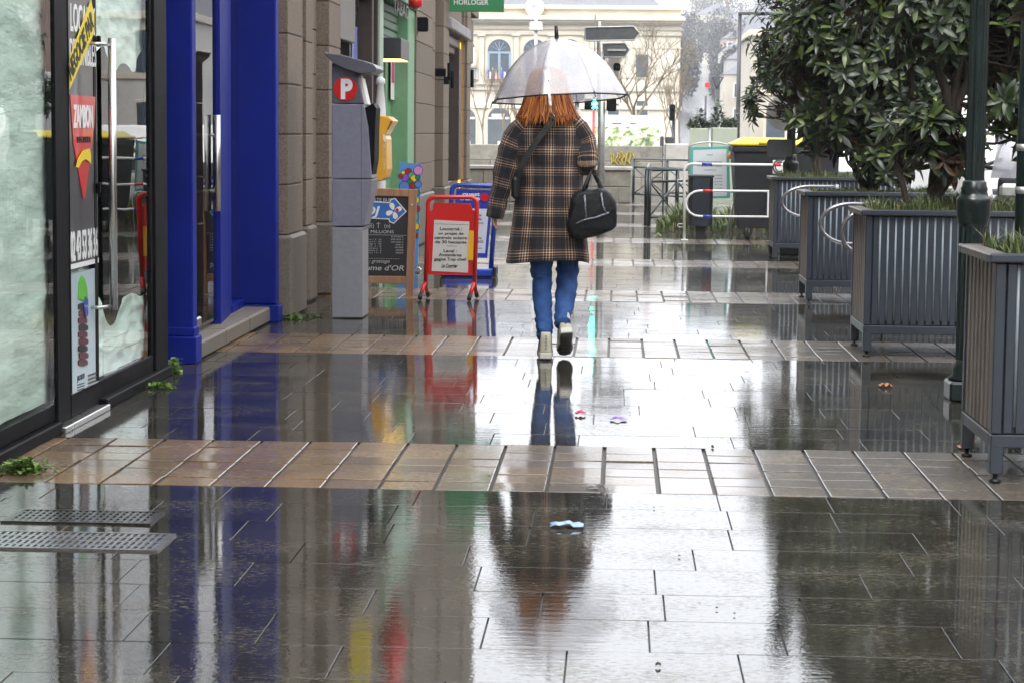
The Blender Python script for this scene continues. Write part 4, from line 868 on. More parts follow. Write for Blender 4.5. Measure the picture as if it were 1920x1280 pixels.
def shoe(M, name):
    u = MB(M); W = [(0, .030), (.02, .038), (.07, .038), (.12, .036), (.17, .045), (.21, .046), (.245, .036), (.265, .012)]
    out = [(w_, y) for y, w_ in W]+[(-w_, y) for y, w_ in W[::-1]]
    def ring(z, sc, yo=0, ys=1): return [(x*sc, yo+y*ys, z) for x, y in out]
    u.rings([ring(.030, .93, .004, .97), ring(.045, .92, .004, .96), ring(.065, .88, .004, .90), ring(.085, .84, .002, .72), ring(.105, .82, .0, .50), ring(.125, .76, .002, .34), ring(.145, .72, .004, .31), ring(.150, .66, .008, .28)])
    o = u.build(name, M_shoe, person)
    s_ = MB(M); s_.rings([ring(.0, .98, .003, .98), ring(.004, 1.03), ring(.030, 1.03), ring(.034, .99, .003, .98)], smooth=False); s_.build('sole', M_sole, o)
    tr = MB(M); tr.rings([ring(-.006, .90, .010, .93), ring(-.001, .96, .006, .96)], smooth=False)
    for i in range(9): tr.box((-.03, .02+i*.026, -.0095), (.03, .034+i*.026, -.0062))
    tr.build('tread', M_tread, o)
    sd_ = MB(M)
    for i, z in enumerate((.060, .078, .096, .113, .130)): sd_.lathe([(.0035, -.003), (.0035, .003)], (.001, -.006+(.004 if z < .09 else 0), z), 6)
    sd_.build('eyelets', M_rub, o)
    return o
fl = onZ(1023, 676, 0); shoe(T(fl.x, fl.y, .011, R_(3)), 'shoe')
M_sh2 = Matrix.Translation((onY(1059, 668, 12.30).x, 12.30, .030)) @ Matrix.Rotation(R_(4), 4, 'Z') @ Matrix.Rotation(R_(-35), 4, 'X') @ Matrix.Rotation(R_(-5), 4, 'Y') @ Matrix.Translation((0, -.235, 0))
shoe(M_sh2, 'shoe')
# hair
mh, n, L, P = _base('red_hair'); g = n.new('ShaderNodeNewGeometry'); cr = n.new('ShaderNodeValToRGB'); e = cr.color_ramp.elements
e[0].position = 0; e[0].color = (.10, .022, .008, 1); e[1].position = 1; e[1].color = (.85, .36, .07, 1); k = e.new(.45); k.color = (.36, .09, .018, 1); k = e.new(.75); k.color = (.62, .20, .03, 1)
L.new(g.outputs['Random Per Island'], cr.inputs[0]); L.new(cr.outputs[0], P.inputs['Base Color']); P.inputs['Roughness'].default_value = .42
hc = 12.27; hb = MB(); hb.smooth = True; hb.mat(pbr('dark_auburn_roots', (.07, .020, .014), .5, .3, 30))
prof = [(124.5, .004, .004), (127, .045, .05), (133, .074, .080), (145, .094, .104), (160, .104, .112), (178, .112, .118), (198, .130, .128), (212, .143, .138), (222, .138, .142)]
def hx(py): return 1027+(.8 if py > 190 else 0)*(py-190)*.03
RRr = []
for py, a, c in prof:
    z = onY(1027, py, hc).z; cx = onY(hx(py), py, hc).x; RRr.append([(cx+a*math.cos(6.28318*j/28), hc+(c*math.sin(6.28318*j/28) if math.sin(6.28318*j/28) < 0 else .085*math.sin(6.28318*j/28)), z) for j in range(28)])
hb.rings(RRr); hb.mat(mh)
for i in range(620):
    a = R_(rnd.uniform(-214, 34)); jl = rnd.uniform(-13, 10); pts = []; rads = []; off = rnd.uniform(.94, 1.10); tw = rnd.gauss(0, .06); wav = rnd.uniform(0, 6)
    K = [(126.5, .03, .035), (133, .076, .082), (147, .097, .106), (165, .107, .115), (185, .118, .124), (205, .140, .142), (218, .158, .156), (229+jl, .170+rnd.uniform(-.012, .012), .165)]
    for q, (py, rx, ry) in enumerate(K):
        z = onY(1027, py, hc).z; aa = a+tw*q*.35; o_ = off if q > 1 else 1+.3*(off-1); wv = .006*math.sin(wav+q*1.1) if q > 3 else 0
        pts.append((onY(hx(py), py, hc).x+rx*o_*math.cos(aa)+wv, hc+ry*o_*math.sin(aa)*(1 if math.sin(aa) < 0 else .8), z)); rads.append((.003, .005, .0055, .0055, .005, .0045, .0035, .0008)[q])
    s0_ = 0 if rnd.random() < .12 else rnd.choice((3, 3, 4)); hb.tube(pts[s0_:], rads[s0_:], 4, cap=False)
hb.build('hair', mh, person)

# crossbody bag
t = thing('crossbody_bag', 'small black bag on a wide black strap slung across the plaid coat', 'bag', BP(975, 345, 12.08))
b = MB(); stp = [(1056, 211, 12.165), (1046, 219, 12.125), (1028, 236, 12.098), (1008, 262, 12.092), (988, 292, 12.095), (975, 318, 12.10), (968, 340, 12.12)]
RRs = []
for i, (x, y, Y) in enumerate(stp):
    c0 = onY(x, y, Y); nx_, ny_ = stp[min(i+1, 6)][:2], stp[max(i-1, 0)][:2]; d = Vector((nx_[0]-ny_[0], -(nx_[1]-ny_[1]))).normalized(); pp = Vector((-d.y, 0, d.x))*.016
    RRs.append([c0-pp+Vector((0, -.002, 0)), c0+pp+Vector((0, -.002, 0)), c0+pp+Vector((0, .006, 0)), c0-pp+Vector((0, .006, 0))])
b.rings(RRs, smooth=False); b.build('strap', pbr('black_webbing', (.012, .013, .014), .6), t)
b = MB(); c0 = BP(966, 352, 12.12); b.bbox((c0.x-.022, 12.09, c0.z-.065), (c0.x+.025, 12.24, c0.z+.06), .018); b.build('pouch', pbr('black_leather', (.012, .012, .012), .4), t)
b = MB(); c0 = BP(1036, 216, 12.088); b.mat(pbr('brown_leather', (.12, .05, .03), .5)); b.bbox((c0.x-.02, 12.083, c0.z-.018), (c0.x+.02, 12.09, c0.z+.014), .003)
b.mat(pbr('gold_ring', (.8, .6, .25), .25, metal=1, bump=0)); q = onY(1037, 221, 12.078); b.tube([q+Vector(v) for v in ((0, 0, -.012), (.012, 0, .004), (.002, 0, .018), (-.01, 0, .022))], .0018, 6); b.build('strap_clip', None, t)

# hand bag
M_bag = pbr('black_nylon', (.009, .009, .010), .6, .3, 20, .8, 22, .010, spec=.3)
t = thing('handbag', 'black nylon shoulder bag with sequin trim hanging from the right forearm', 'handbag', BP(1112, 400, 12.12))
out = [(1071, 372), (1067, 395), (1063, 418), (1065, 436), (1072, 446), (1094, 448), (1122, 442), (1148, 432), (1156, 424), (1157, 404), (1155, 380), (1146, 364), (1136, 355), (1127, 353), (1112, 356), (1097, 354), (1084, 358), (1075, 364)]
def dense(pts, k=3):
    o_ = []
    for i in range(len(pts)):
        a, c = pts[i], pts[(i+1) % len(pts)]
        for q in range(k): o_.append((a[0]+(c[0]-a[0])*q/k, a[1]+(c[1]-a[1])*q/k))
    return o_
o2 = dense(out); RRb = []
for (yy_, s_) in ((-.085, .84), (-.078, .92), (-.06, .97), (-.03, .995), (0, 1.0), (.03, .995), (.055, .96), (.07, .85)):
    RRb.append([onY(1112+(x-1112)*s_, 402+(y-402)*s_, 12.12)+Vector((.004*mnoise.noise(Vector((y*.15, x*.1, yy_*9))), yy_+.020*mnoise.noise(Vector((x*.08, y*.08, yy_*20))), 0)) for x, y in o2])
b = MB(); b.rings(RRb); b.build('bag_body', M_bag, t)
for st_ in ([(1094, 356, 12.06), (1098, 345, 12.08), (1107, 325, 12.14), (1110, 318, 12.20), (1116, 325, 12.22), (1124, 342, 12.17), (1129, 356, 12.15)], [(1098, 356, 12.14), (1104, 335, 12.17), (1109, 319, 12.22), (1118, 336, 12.20), (1131, 358, 12.12)]):
    MB().tube([onY(*p) for p in st_], .0095, 8).build('strap', M_bag, t)
M_seq = pbr('sequins', (.25, .25, .30), .2, .9, 200, .8, 150, .01, metal=.7)
b = MB()
for (ps) in ([(1080, 420), (1098, 412), (1118, 408), (1142, 399)], [(1096, 366), (1097, 385), (1099, 410)], [(1127, 362), (1130, 385), (1137, 402)]):
    b.tube([onY(x, y, 12.024) for x, y in ps], .007, 8)
b.build('sequin_trim', M_seq, t)

# umbrella
C0 = onY(1048.5, 186, 12.40); RU = .402; HU = .350
Mu = Matrix.Translation(C0) @ Matrix.Rotation(R_(-3.2), 4, 'Y') @ Matrix.Rotation(R_(-3.0), 4, 'X')
t = thing('umbrella', 'clear plastic dome umbrella with black edging held over the person', 'umbrella', C0)
pf_ = [(0, 0), (.18, .045), (.36, .12), (.52, .235), (.64, .36), (.73, .47), (.81, .60), (.875, .73), (.93, .84), (.965, .91), (1, 1)]
SEG = 6; ph0 = R_(-14)
def upt(j, k):
    r_, d_ = pf_[k]; th_ = ph0-6.28318*j/(8*SEG); dl = (j % SEG)/SEG*math.pi/4-math.pi/8; pol = math.cos(math.pi/8)/math.cos(dl); r = r_*RU*(1*(1-.9*(r_**1.2))+pol*.9*(r_**1.2))
    return (r*math.cos(th_), r*math.sin(th_), HU*(1-d_))
b = MB(Mu); b.smooth = True; rg = [[upt(j, k) for j in range(8*SEG)] for k in range(1, len(pf_))]
b.rings(rg, cap=False); top_ = b.pts([(0, 0, HU)])
for j in range(8*SEG): b.face((top_, (j+1) % (8*SEG), j))
b.build('canopy', M_pvc, t)
M_wire = pbr('thin_rib_steel', (.06, .06, .09), .4, metal=.3)
for i in range(8):
    j = i*SEG; rb = MB(Mu).tube([tuple(c*.995 for c in upt(j, k)) for k in range(len(pf_))], .0019, 6).build('rib', M_wire, t)
    e = Vector(upt(j, len(pf_)-1)); MB(Mu).tube([e-Vector((e.x, e.y, 0))*.0+Vector((0, 0, .012)), e*1.0+Vector((e.x*.02, e.y*.02, -.004)), Vector((e.x*1.035, e.y*1.035, -.024))], .0028, 6).build('rib_tip', M_rub, rb)
b = MB(Mu); hm_ = [upt(j, len(pf_)-1) for j in range(8*SEG)]; b.tube(hm_, .0050, 6, closed=True); b.build('edging', M_rub, t)
MB(Mu).tube([(0, 0, HU-.005), (0, 0, HU+.07)], [.0125, .010], 12).build('ferrule', M_rub, t)
b = MB(Mu); b.tube([(0, 0, HU-.01), (0, 0, -.36)], .0042, 8); b.build('shaft', M_alu, t)
b = MB(Mu); b.tube([(0, 0, -.30), (0, 0, -.46)], .011, 10); b.build('handle', M_rub, t)
MB(Mu).tube([upt(0, 5), (0, 0, HU*.35)], .0009, 5).build('stretcher', M_wire, t)
b = MB(); b.smooth = True
sp = [(1020, 131, 12.155), (1024, 143, 12.10), (1027, 158, 12.05), (1029, 172, 12.01), (1031, 184, 12.00), (1032, 198, 12.0)]
b.rings([[onY(x-2.6, y, Y), onY(x+2.6, y, Y), onY(x+2.6, y, Y+.003), onY(x-2.6, y, Y+.003)] for x, y, Y in sp], smooth=False); ti = b.build('closing_strap', M_pvc if False else M_white, t)
MB().lathe([(.006, -.012), (.008, 0), (.006, .012)], onY(1032, 197, 11.995), 8).build('toggle', M_white, ti)
MB().lathe([(.004, -.004), (.004, .004)], onY(1028, 152, 12.045), 8).build('snap', M_rub, ti)

# ------------------------------------------------------------------ planters
PW, PD, PH = 1.22, .70, .865
def make_planter(x, y, rot=0):
    M = T(x, y, 0); 
    t = thing('planter', 'x', 'planter', (x, y, 0), 'grey slatted planters along the pavement')
    b = MB(M)
    for (lx, ly) in ((0, 0), (PW-.05, 0), (0, PD-.05), (PW-.05, PD-.05)):
        lg = MB(M).bbox((lx, ly, .035), (lx+.05, ly+.05, .14), .004).build('leg', M_plt, t); MB(M).lathe([(.022, .0), (.022, .012), (.009, .014), (.009, .036)], (lx+.025, ly+.025, 0), 12).build('foot', M_rub, lg)
    b.bbox((0, 0, .135), (PW, .05, .185), .004); b.bbox((0, PD-.05, .135), (PW, PD, .185), .004); b.bbox((0, .051, .135), (.05, PD-.051, .185), .004); b.bbox((PW-.05, .051, .135), (PW, PD-.051, .185), .004); b.build('base_rail', M_plt, t)
    b = MB(M); b.box((.02, .02, .188), (PW-.02, PD-.02, PH-.10))
    n = 25; w_ = (PW-.08)/n
    for i in range(n):
        xx = .04+i*w_; b.bbox((xx+.005, .004, .189), (xx+w_-.005, .022, PH-.038), .003); b.bbox((xx+.005, PD-.022, .189), (xx+w_-.005, PD-.004, PH-.038), .003)
    b.bbox((0.0, 0.0, .188), (.04, .04, PH-.036), .004); b.bbox((PW-.04, 0, .188), (PW, .04, PH-.036), .004); b.bbox((PW-.04, PD-.04, .188), (PW, PD, PH-.036), .004); b.bbox((0, PD-.04, .188), (.04, PD, PH-.036), .004)
    b.build('panel', M_plt, t)
    for yq in (.006, PD-.006):
        b = MB(M)
        for i in range(1, n): xx = .04+i*w_; b.tube([(xx, yq, .215), (xx, yq, PH-.04)], .0062, 8)
        b.build('strips', M_plts, t)
    m_ = 14
    for xq in (.002, PW-.022):
        b = MB(M)
        for i in range(m_): yy = .042+i*(PD-.084)/m_; b.bbox((xq+(.004*(i % 2) if xq < .1 else 0), yy+.003, .189), (xq+.02, yy+(PD-.084)/m_-.003, PH-.038), .003)
        b.build('side_boards', M_wood, t)
    b = MB(M); b.mat(M_plt); e = .03; b.bbox((-e, -e, PH-.034), (PW+e, .05, PH), .006); b.bbox((-e, PD-.05, PH-.034), (PW+e, PD+e, PH), .006); b.bbox((PW-.05, .051, PH-.034), (PW+e, PD-.051, PH), .006)
    b.mat(M_wood); b.bbox((-e, .051, PH-.034), (.05, PD-.051, PH), .006); b.build('rim', None, t)
    MB(M).box((.045, .045, PH-.10), (PW-.045, PD-.045, PH-.03)).build('soil', M_soil, t)
    return t
def grass_patch(name, par, x0, x1, y0, y1, z, n, hmin, hmax, m=M_grass, seed=1, wd=.004):
    r = random.Random(seed); b = MB()
    for i in range(n):
        x, y = r.uniform(x0, x1), r.uniform(y0, y1); c = mnoise.noise(Vector((x*4, y*4, seed)))+.35
        if c < -.05 and r.random() < .6: continue
        h = (hmin+(hmax-hmin)*max(0, min(1, c+.2)))*r.uniform(.5, 1.15); a = r.uniform(0, 6.28); l = r.uniform(.1, .9)*h; dx, dy = math.cos(a), math.sin(a)
        px_, py_ = -dy*wd, dx*wd
        k = b.pts([(x-px_, y-py_, z), (x+px_, y+py_, z), (x+dx*l*.35-px_*.8, y+dy*l*.35-py_*.8, z+h*.6), (x+dx*l*.35+px_*.8, y+dy*l*.35+py_*.8, z+h*.6), (x+dx*l, y+dy*l, z+h*.93)])
        b.face((k, k+1, k+3, k+2)); b.face((k+2, k+3, k+4))
    o = b.build(name, m, par); o['kind'] = 'stuff'; return o
pos = [onZ(1876, 906), onZ(1622, 669), onZ(1512, 570), onZ(1454, 490)]
labs = ['nearest grey slatted planter at the right edge, before the green lamp post', 'grey slatted planter directly behind the near lamp post, full of long grass', 'grey slatted planter between the two steel bicycle hoops, third from the camera', 'farthest grey slatted planter, beside the yellow lidded container']
pl_ = []
for i, p in enumerate(pos):
    x = [1.415, 1.455, 1.46, 1.60][i]; y = p.y
    if i == 0: P0 = make_planter(x, y); t = P0
    else: t = copy_tree(P0, Vector((x, y, 0))-Vector(P0.location))
    t['label'] = labs[i]; ORG[t.name] = Vector((x, y, 0)); pl_.append((t, x, y))
for i, (t, x, y) in enumerate(pl_):
    grass_patch('grass', t, x+.05, x+PW-.05, y+.05, y+PD-.05, PH-.035, [2600, 3800, 2000, 1600][i], .03, [.13, .17, .10, .12][i], seed=11+i)

# ------------------------------------------------------------------ magnolia trees
def leaf(b, p, d, up, L, Wd, r):
    d = d.normalized(); s = d.cross(up); s = s.normalized() if s.length > 1e-4 else d.orthogonal().normalized(); n_ = s.cross(d)
    P = []; dr = r.uniform(.1, .55)
    for u, w_ in ((0, .08), (.3, .85), (.62, 1.0), (.86, .62), (1, .03)):
        c = p+d*(L*u)-n_*(L*dr*u*u); P.append((c-s*Wd*.5*w_+n_*(Wd*.13*w_), c, c+s*Wd*.5*w_+n_*(Wd*.13*w_)))
    k = b.pts([q for row in P for q in row])
    for i in range(4): a = k+i*3; b.face((a, a+1, a+4, a+3)); b.face((a+1, a+2, a+5, a+4))
def branch(b, p, q, r0, r1, r, n=6, wig=.06, seg=6):
    P = []; Rr = []
    for i in range(seg+1):
        u = i/seg; P.append(p.lerp(q, u)+Vector((r.gauss(0, wig), r.gauss(0, wig), r.gauss(0, wig*.4)))*math.sin(u*3.14)); Rr.append(r0+(r1-r0)*u)
    b.tube(P, Rr, n); return P
def magnolia(base, blobs, n, L, seed, label, stems, twig=True):
    r = random.Random(seed); t = thing('magnolia_tree', label, 'tree', base, 'magnolia trees in the planters')
    tb = MB(); nodes = []
    for s_ in stems:
        P = branch(tb, Vector(base)+Vector(s_[0]), Vector(base)+Vector(s_[1]), s_[2], s_[2]*.35, r, 8, .035, 8); nodes += P[3:]
    cb = MB(); cb.smooth = True; pts = []
    tot = sum(bl[3]*bl[4]*bl[5]*(bl[6] if len(bl) > 6 else 1) for bl in blobs)
    for bl in blobs:
        cx, cy, cz, rx, ry, rz = bl[:6]; k = int(n*rx*ry*rz*(bl[6] if len(bl) > 6 else 1)/tot)
        for i in range(k):
            for _ in range(20):
                v = Vector((r.gauss(0, 1), r.gauss(0, 1), r.gauss(0, 1))).normalized(); rad = r.random()**.28
                q = Vector((cx+v.x*rx*rad, cy+v.y*ry*rad, cz+v.z*rz*rad))
                if 21.5 < q.y < 23.5 and 1.42 < q.x < 1.97 and 1.08 < q.z < 1.78: continue
                if mnoise.noise(q*2.6+Vector((seed, 0, 0))) > -.12+.3*(rad-.8): break
            pts.append((q, v))
    for q, v in pts:
        ax = (v*.75+Vector((0, 0, .55))+Vector((r.gauss(0, .25), r.gauss(0, .25), r.gauss(0, .2)))).normalized(); o_ = ax.orthogonal().normalized(); o2_ = ax.cross(o_); m = r.randint(6, 10); a0 = r.uniform(0, 6.28); fresh = r.random()
        for j in range(m):
            a = a0+j*2.4; el = .15+.75*(j/m); d = (o_*math.cos(a)+o2_*math.sin(a))*math.cos(el*.9)+ax*math.sin(el*.9)*(1 if j > 1 else .2)
            LL_ = L*r.uniform(.65, 1.2)*(1-.25*j/m); leaf(cb, q-ax*(.03*(1-j/m)), d, ax, LL_, LL_*r.uniform(.27, .35), r)
        if twig and nodes and r.random() < .6:
            nd = min(r.sample(nodes, min(7, len(nodes))), key=lambda c: (c-q).length); mid_ = nd.lerp(q, .5)+Vector((0, 0, -.04)); tb.tube([nd, mid_, q], [.009, .006, .003], 4, cap=False)
    tb.build('trunk', M_bark, t); cb.build('crown', M_leaf, t); return t
# tree 2 (behind the near lamp post)
x2, y2_ = pl_[1][1]+.45, pl_[1][2]+.32
magnolia((x2, y2_, PH-.05), [(x2-.05, y2_, 2.25, .50, .50, .62), (x2+.36, y2_, 1.78, .34, .34, .46), (x2-.16, y2_, 1.36, .15, .25, .20, 1.2), (x2-.02, y2_-.15, 1.30, .16, .2, .2, 1.2), (x2+.02, y2_-.26, 1.26, .28, .14, .24, 1.6), (x2+.55, y2_+.1, 2.3, .45, .4, .7), (x2+.56, y2_-.1, 1.60, .26, .3, .42, 1.2)], 820, .138, 5, 'magnolia tree with open lower stems in the planter behind the near lamp post',
    [((0, 0, 0), (.16, 0, 1.1), .050), ((-.02, .02, .1), (-.22, .05, 1.15), .030), ((-.15, -.05, 0), (-.36, .02, .62), .022), ((.02, 0, .15), (.45, -.05, .95), .030), ((.08, 0, .5), (-.08, .1, 1.6), .035), ((.1, 0, .55), (.35, .05, 1.7), .03)])
# tree 3
x3, y3_ = pl_[2][1]+.52, pl_[2][2]+.35
magnolia((x3, y3_, PH-.05), [(x3-.12, y3_, 1.95, .62, .52, .82), (x3-.05, y3_, 2.75, .48, .45, .5, .8), (x3-.10, y3_, 1.32, .46, .38, .36), (x3+.1, y3_-.12, 1.15, .30, .25, .20, 1.3), (x3-.48, y3_, 1.62, .28, .3, .4), (x3+.42, y3_, 2.0, .3, .35, .7)], 1250, .138, 8, 'large dense magnolia tree in the third planter, its crown hanging over the rim',
    [((0, 0, 0), (-.05, 0, 1.5), .045), ((-.03, 0, .05), (-.45, .02, .95), .03), ((.02, 0, .05), (.32, 0, .95), .03)])
# tree 4 (far planter), tree 1 (foliage reaching in at the top right)
x4, y4_ = pl_[3][1]+.5, pl_[3][2]+.35
magnolia((x4, y4_, PH-.05), [(x4-.10, y4_, 2.05, .62, .45, .85), (x4-.05, y4_, 1.62, .55, .4, .38), (x4+.2, y4_, 1.55, .5, .4, .4), (x4-.35, y4_, 2.35, .42, .4, .6), (x4-.48, y4_+.5, 1.62, .30, .3, .3, 1.1)], 800, .125, 12, 'bushy magnolia tree over the farthest planter, in front of the yellow lidded container',
    [((0, 0, 0), (0, 0, 1.2), .04), ((-.03, 0, .05), (-.3, .02, .8), .025)])
x1_, y1_ = pl_[0][1]+.62, pl_[0][2]+.38
magnolia((x1_, y1_, PH-.05), [(x1_+.05, y1_-.05, 2.32, .66, .55, .64), (x1_-.02, y1_+.2, 1.78, .30, .3, .2), (x1_+.6, y1_, 1.7, .3, .4, .5), (1.80, 9.15, 1.97, .20, .22, .17, 2.2), (2.15, 9.0, 1.95, .2, .25, .22, 1.5)], 560, .15, 17, 'nearest magnolia tree, pale green leaves reaching in at the top right corner',
    [((.1, 0, 0), (.1, 0, 1.4), .05), ((.1, 0, .1), (.6, .02, 1.1), .03)])

# ------------------------------------------------------------------ green cast iron lamp posts
def lamp_post(x, y, label):
    t = thing('lamp_post', label, 'lamp post', (x, y, 0), 'green cast iron lamp posts')
    b = MB(); b.bbox((x-.105, y-.105, .0), (x+.105, y+.105, .10), .012); b.lathe([(.10, .10), (.10, .112), (.082, .125), (.080, .16), (.072, .17), (.066, .20)], (x, y, 0), 24); b.build('base', M_lamp, t)
    MB().lathe([(.066, .20), (.068, .55), (.071, .86)], (x, y, 0), 40, 1, .05).build('lower_shaft', M_lamp, t)
    MB().lathe([(.071, .86), (.074, .88), (.083, .92), (.084, .97), (.086, .985), (.080, 1.0), (.068, 1.01), (.064, 1.03), (.066, 1.045), (.060, 1.055), (.058, 1.075), (.049, 1.085)], (x, y, 0), 32).build('collar', M_lamp, t)
    MB().lathe([(.048, 1.085), (.047, 2.2), (.043, 3.9)], (x, y, 0), 32, 1, .09).build('shaft', M_lamp, t)
    MB().lathe([(.05, 3.9), (.11, 3.98), (.16, 4.3), (.18, 4.32), (.03, 4.5), (.02, 4.6)], (x, y, 0), 8).build('lantern', M_wing, t)
    return t
lamp_post(1.748, 10.6, 'near fluted green cast iron lamp post rising between the first two planters')
lp2 = lamp_post(1.865, 23.3, 'far fluted green lamp post carrying a round sign seen from behind')
t = thing('road_sign', 'round sign and small rectangular plate seen from behind on the far lamp post', 'sign', (1.75, 23.2, 1.4))
c = onY(1470, 212, 23.2); b = MB(); b.prism([(.19*math.cos(i*.19635), .19*math.sin(i*.19635)) for i in range(32)], c, X_, Z_, Y_, .012); b.build('disc', M_white, t)
b = MB(); b.bbox((c.x-.08, c.y-.012, c.z-.03), (c.x+.03, c.y-.001, c.z+.05), .002); b.build('label_plate', M_signb, t)
q0, q1 = onY(1438, 294, 23.2), onY(1486, 262, 23.2); b = MB(); b.prism([(.02, 0), (q1.x-q0.x-.02, 0), (q1.x-q0.x, .02), (q1.x-q0.x, q1.z-q0.z-.02), (q1.x-q0.x-.02, q1.z-q0.z), (.02, q1.z-q0.z), (0, q1.z-q0.z-.02), (0, .02)], q0, X_, Z_, Y_, .01); b.build('plate', M_signb, t)
b = MB(); xs_ = onY(1916, 400, 11.2).x; t = thing('sign_post', 'thin dark green post with two pale metal clamps at the right edge', 'post', (xs_, 11.2, 0))
MB().lathe([(.036, 0), (.036, 2.6)], (xs_, 11.2, 0), 16).build('pole', M_lamp, t)
for py in (277, 357): z = onY(1910, py, 11.2).z; MB().lathe([(.040, z-.018), (.040, z+.018)], (xs_, 11.2, 0), 16).build('clamp', M_galv, t)

# steel bicycle hoops
def hoop(Y, top, mid, bot, xr, label, post=True):
    t = thing('bicycle_hoop', label, 'bicycle hoop', onY(mid[0], 480, Y) if 0 else (onY(*top, Y).x, Y, 0), 'steel bicycle hoops between the planters')
    a, m, c = onY(*top, Y), onY(*mid, Y), onY(*bot, Y); P = [Vector((xr, Y, a.z))]; cz = (a.z+c.z)/2; rz = (a.z-c.z)/2; cx = a.x; rx = cx-m.x
    for i in range(17): an = math.pi/2+i*math.pi/16; P.append(Vector((cx+rx*math.cos(an), Y, cz+rz*math.sin(an))))
    P.append(Vector((xr, Y, c.z))); MB().tube(P, .014, 12).build('loop', M_chrome, t)
    MB().tube([(xr, Y, 0), (xr, Y, a.z+.02)], .02, 12).build('post', M_chrome, t)
hoop(14.6, (1596, 383), (1538, 420), (1604, 458), 1.72, 'larger steel bicycle hoop sticking out between the second and third planters')
hoop(13.75, (1614, 400), (1579, 430), (1612, 474), 1.72, 'smaller steel bicycle hoop tight against the corner of the grassy planter')
hoop(19.2, (1520, 350), (1466, 378), (1510, 408), 1.95, 'steel bicycle hoop in front of the farthest planter')

# ------------------------------------------------------------------ container, barrier, bin, board
YBn = 26.3; pb = lambda x, y: onY(x, y, YBn)
t = thing('waste_container', 'large black wheeled waste container with a yellow lid behind the white barrier', 'waste container', onZ(1450, 448))
b = MB(); a0, a1 = pb(1376, 274), pb(1384, 428); W_ = 1.28
b.rings([[(a1.x+.0, YBn, a1.z), (a1.x+W_-.08, YBn, a1.z), (a1.x+W_-.08, YBn+.7, a1.z), (a1.x, YBn+.7, a1.z)], [(a0.x, YBn-.05, a0.z-.08), (a0.x+W_, YBn-.05, a0.z-.08), (a0.x+W_, YBn+.85, a0.z-.08), (a0.x, YBn+.85, a0.z-.08)]], smooth=False)
b.bbox((a0.x-.02, YBn-.08, a0.z-.078), (a0.x+W_+.02, YBn+.88, a0.z), .015); bev(b.build('body', M_binp, t), .02)
b = MB(); zl = a0.z+.003; b.bbox((a0.x-.03, YBn-.10, zl), (a0.x+W_+.03, YBn+.9, zl+.035), .012)
b.rings([[(a0.x, YBn-.06, zl+.036), (a0.x+W_, YBn-.06, zl+.036), (a0.x+W_, YBn+.86, zl+.036), (a0.x, YBn+.86, zl+.036)], [(a0.x+.12, YBn+.1, zl+.10), (a0.x+W_-.12, YBn+.1, zl+.10), (a0.x+W_-.12, YBn+.7, zl+.10), (a0.x+.12, YBn+.7, zl+.10)]], smooth=False)
b.bbox((a0.x+.3, YBn-.13, zl+.02), (a0.x+.62, YBn-.02, zl+.055), .01); b.build('lid', M_binl, t)
for (wx, wy) in ((a1.x+.12, YBn+.05), (a1.x+W_-.2, YBn+.05), (a1.x+.16, YBn+.6), (a1.x+W_-.2, YBn+.6)):
    wh = MB(Matrix.Translation((wx, wy, .09)) @ Matrix.Rotation(R_(65), 4, 'Z') @ Matrix.Rotation(R_(90), 4, 'X')).lathe([(.05, -.025), (.085, -.022), (.09, 0), (.085, .022), (.05, .025)], (0, 0, 0), 20).build('wheel', M_rub, t)
    MB().bbox((wx-.012, wy-.04, .09), (wx+.02, wy+.04, a1.z), .006).build('fork', M_galv, wh)
b = MB(); b.mat(M_txtw); q0, q1 = pb(1448, 326), pb(1478, 301); b.box((q0.x, YBn-.012-.05, q0.z), (q1.x, YBn-.05, q1.z)); b.mat(M_txtk); c = pb(1462, 313)
ringp = lambda r0, a_, c_: [c_+Vector((r0*math.cos(x), -.068, r0*math.sin(x))) for x in [a_[0]+(a_[1]-a_[0])*i/14 for i in range(15)]]
b.tube(ringp(.085, (1.2, 5.2), c), .008, 6); b.tube(ringp(.058, (1.2, 5.2), c), .007, 6); b.build('sticker', None, t)
YA = 26.1; pa_ = lambda x, y: onY(x, y, YA)
t = thing('pedestrian_barrier', 'white tubular pedestrian barrier with red and blue bands before the dark container', 'barrier', onZ(1283, 449))
b = MB(); P = [pa_(1283, 449), pa_(1283, 330)]
for i in range(6): an = math.pi-i*math.pi/10; P.append(pa_(1297+14*math.cos(an), 322-14*math.sin(an)))
P += [pa_(1478, 310)]
for i in range(5): an = math.pi/2-i*math.pi/8; P.append(pa_(1484+10*math.cos(an), 322-11*math.sin(an)))
b.tube(P, .017, 10); P = [pa_(1453, 359), pa_(1312, 358)]
for i in range(1, 8): an = math.pi/2+i*math.pi/8; P.append(pa_(1312+26*math.cos(an), 382-24*math.sin(an)))
P += [pa_(1312, 406), pa_(1453, 407)]; b.tube(P, .014, 10); b.build('frame', M_white, t)
for (x0, y0_, x1, m) in ((1316, 308.5, 1335, M_blue2), (1449, 309.5, 1464, M_red), (1318, 358.3, 1336, M_red), (1318, 406.3, 1336, M_blue2), (1447, 359, 1454, M_blue2), (1447, 407, 1454, M_red)):
    MB().tube([pa_(x0, y0_), pa_(x1, y0_+.2)], .0195, 10).build('coloured_band', m, t)
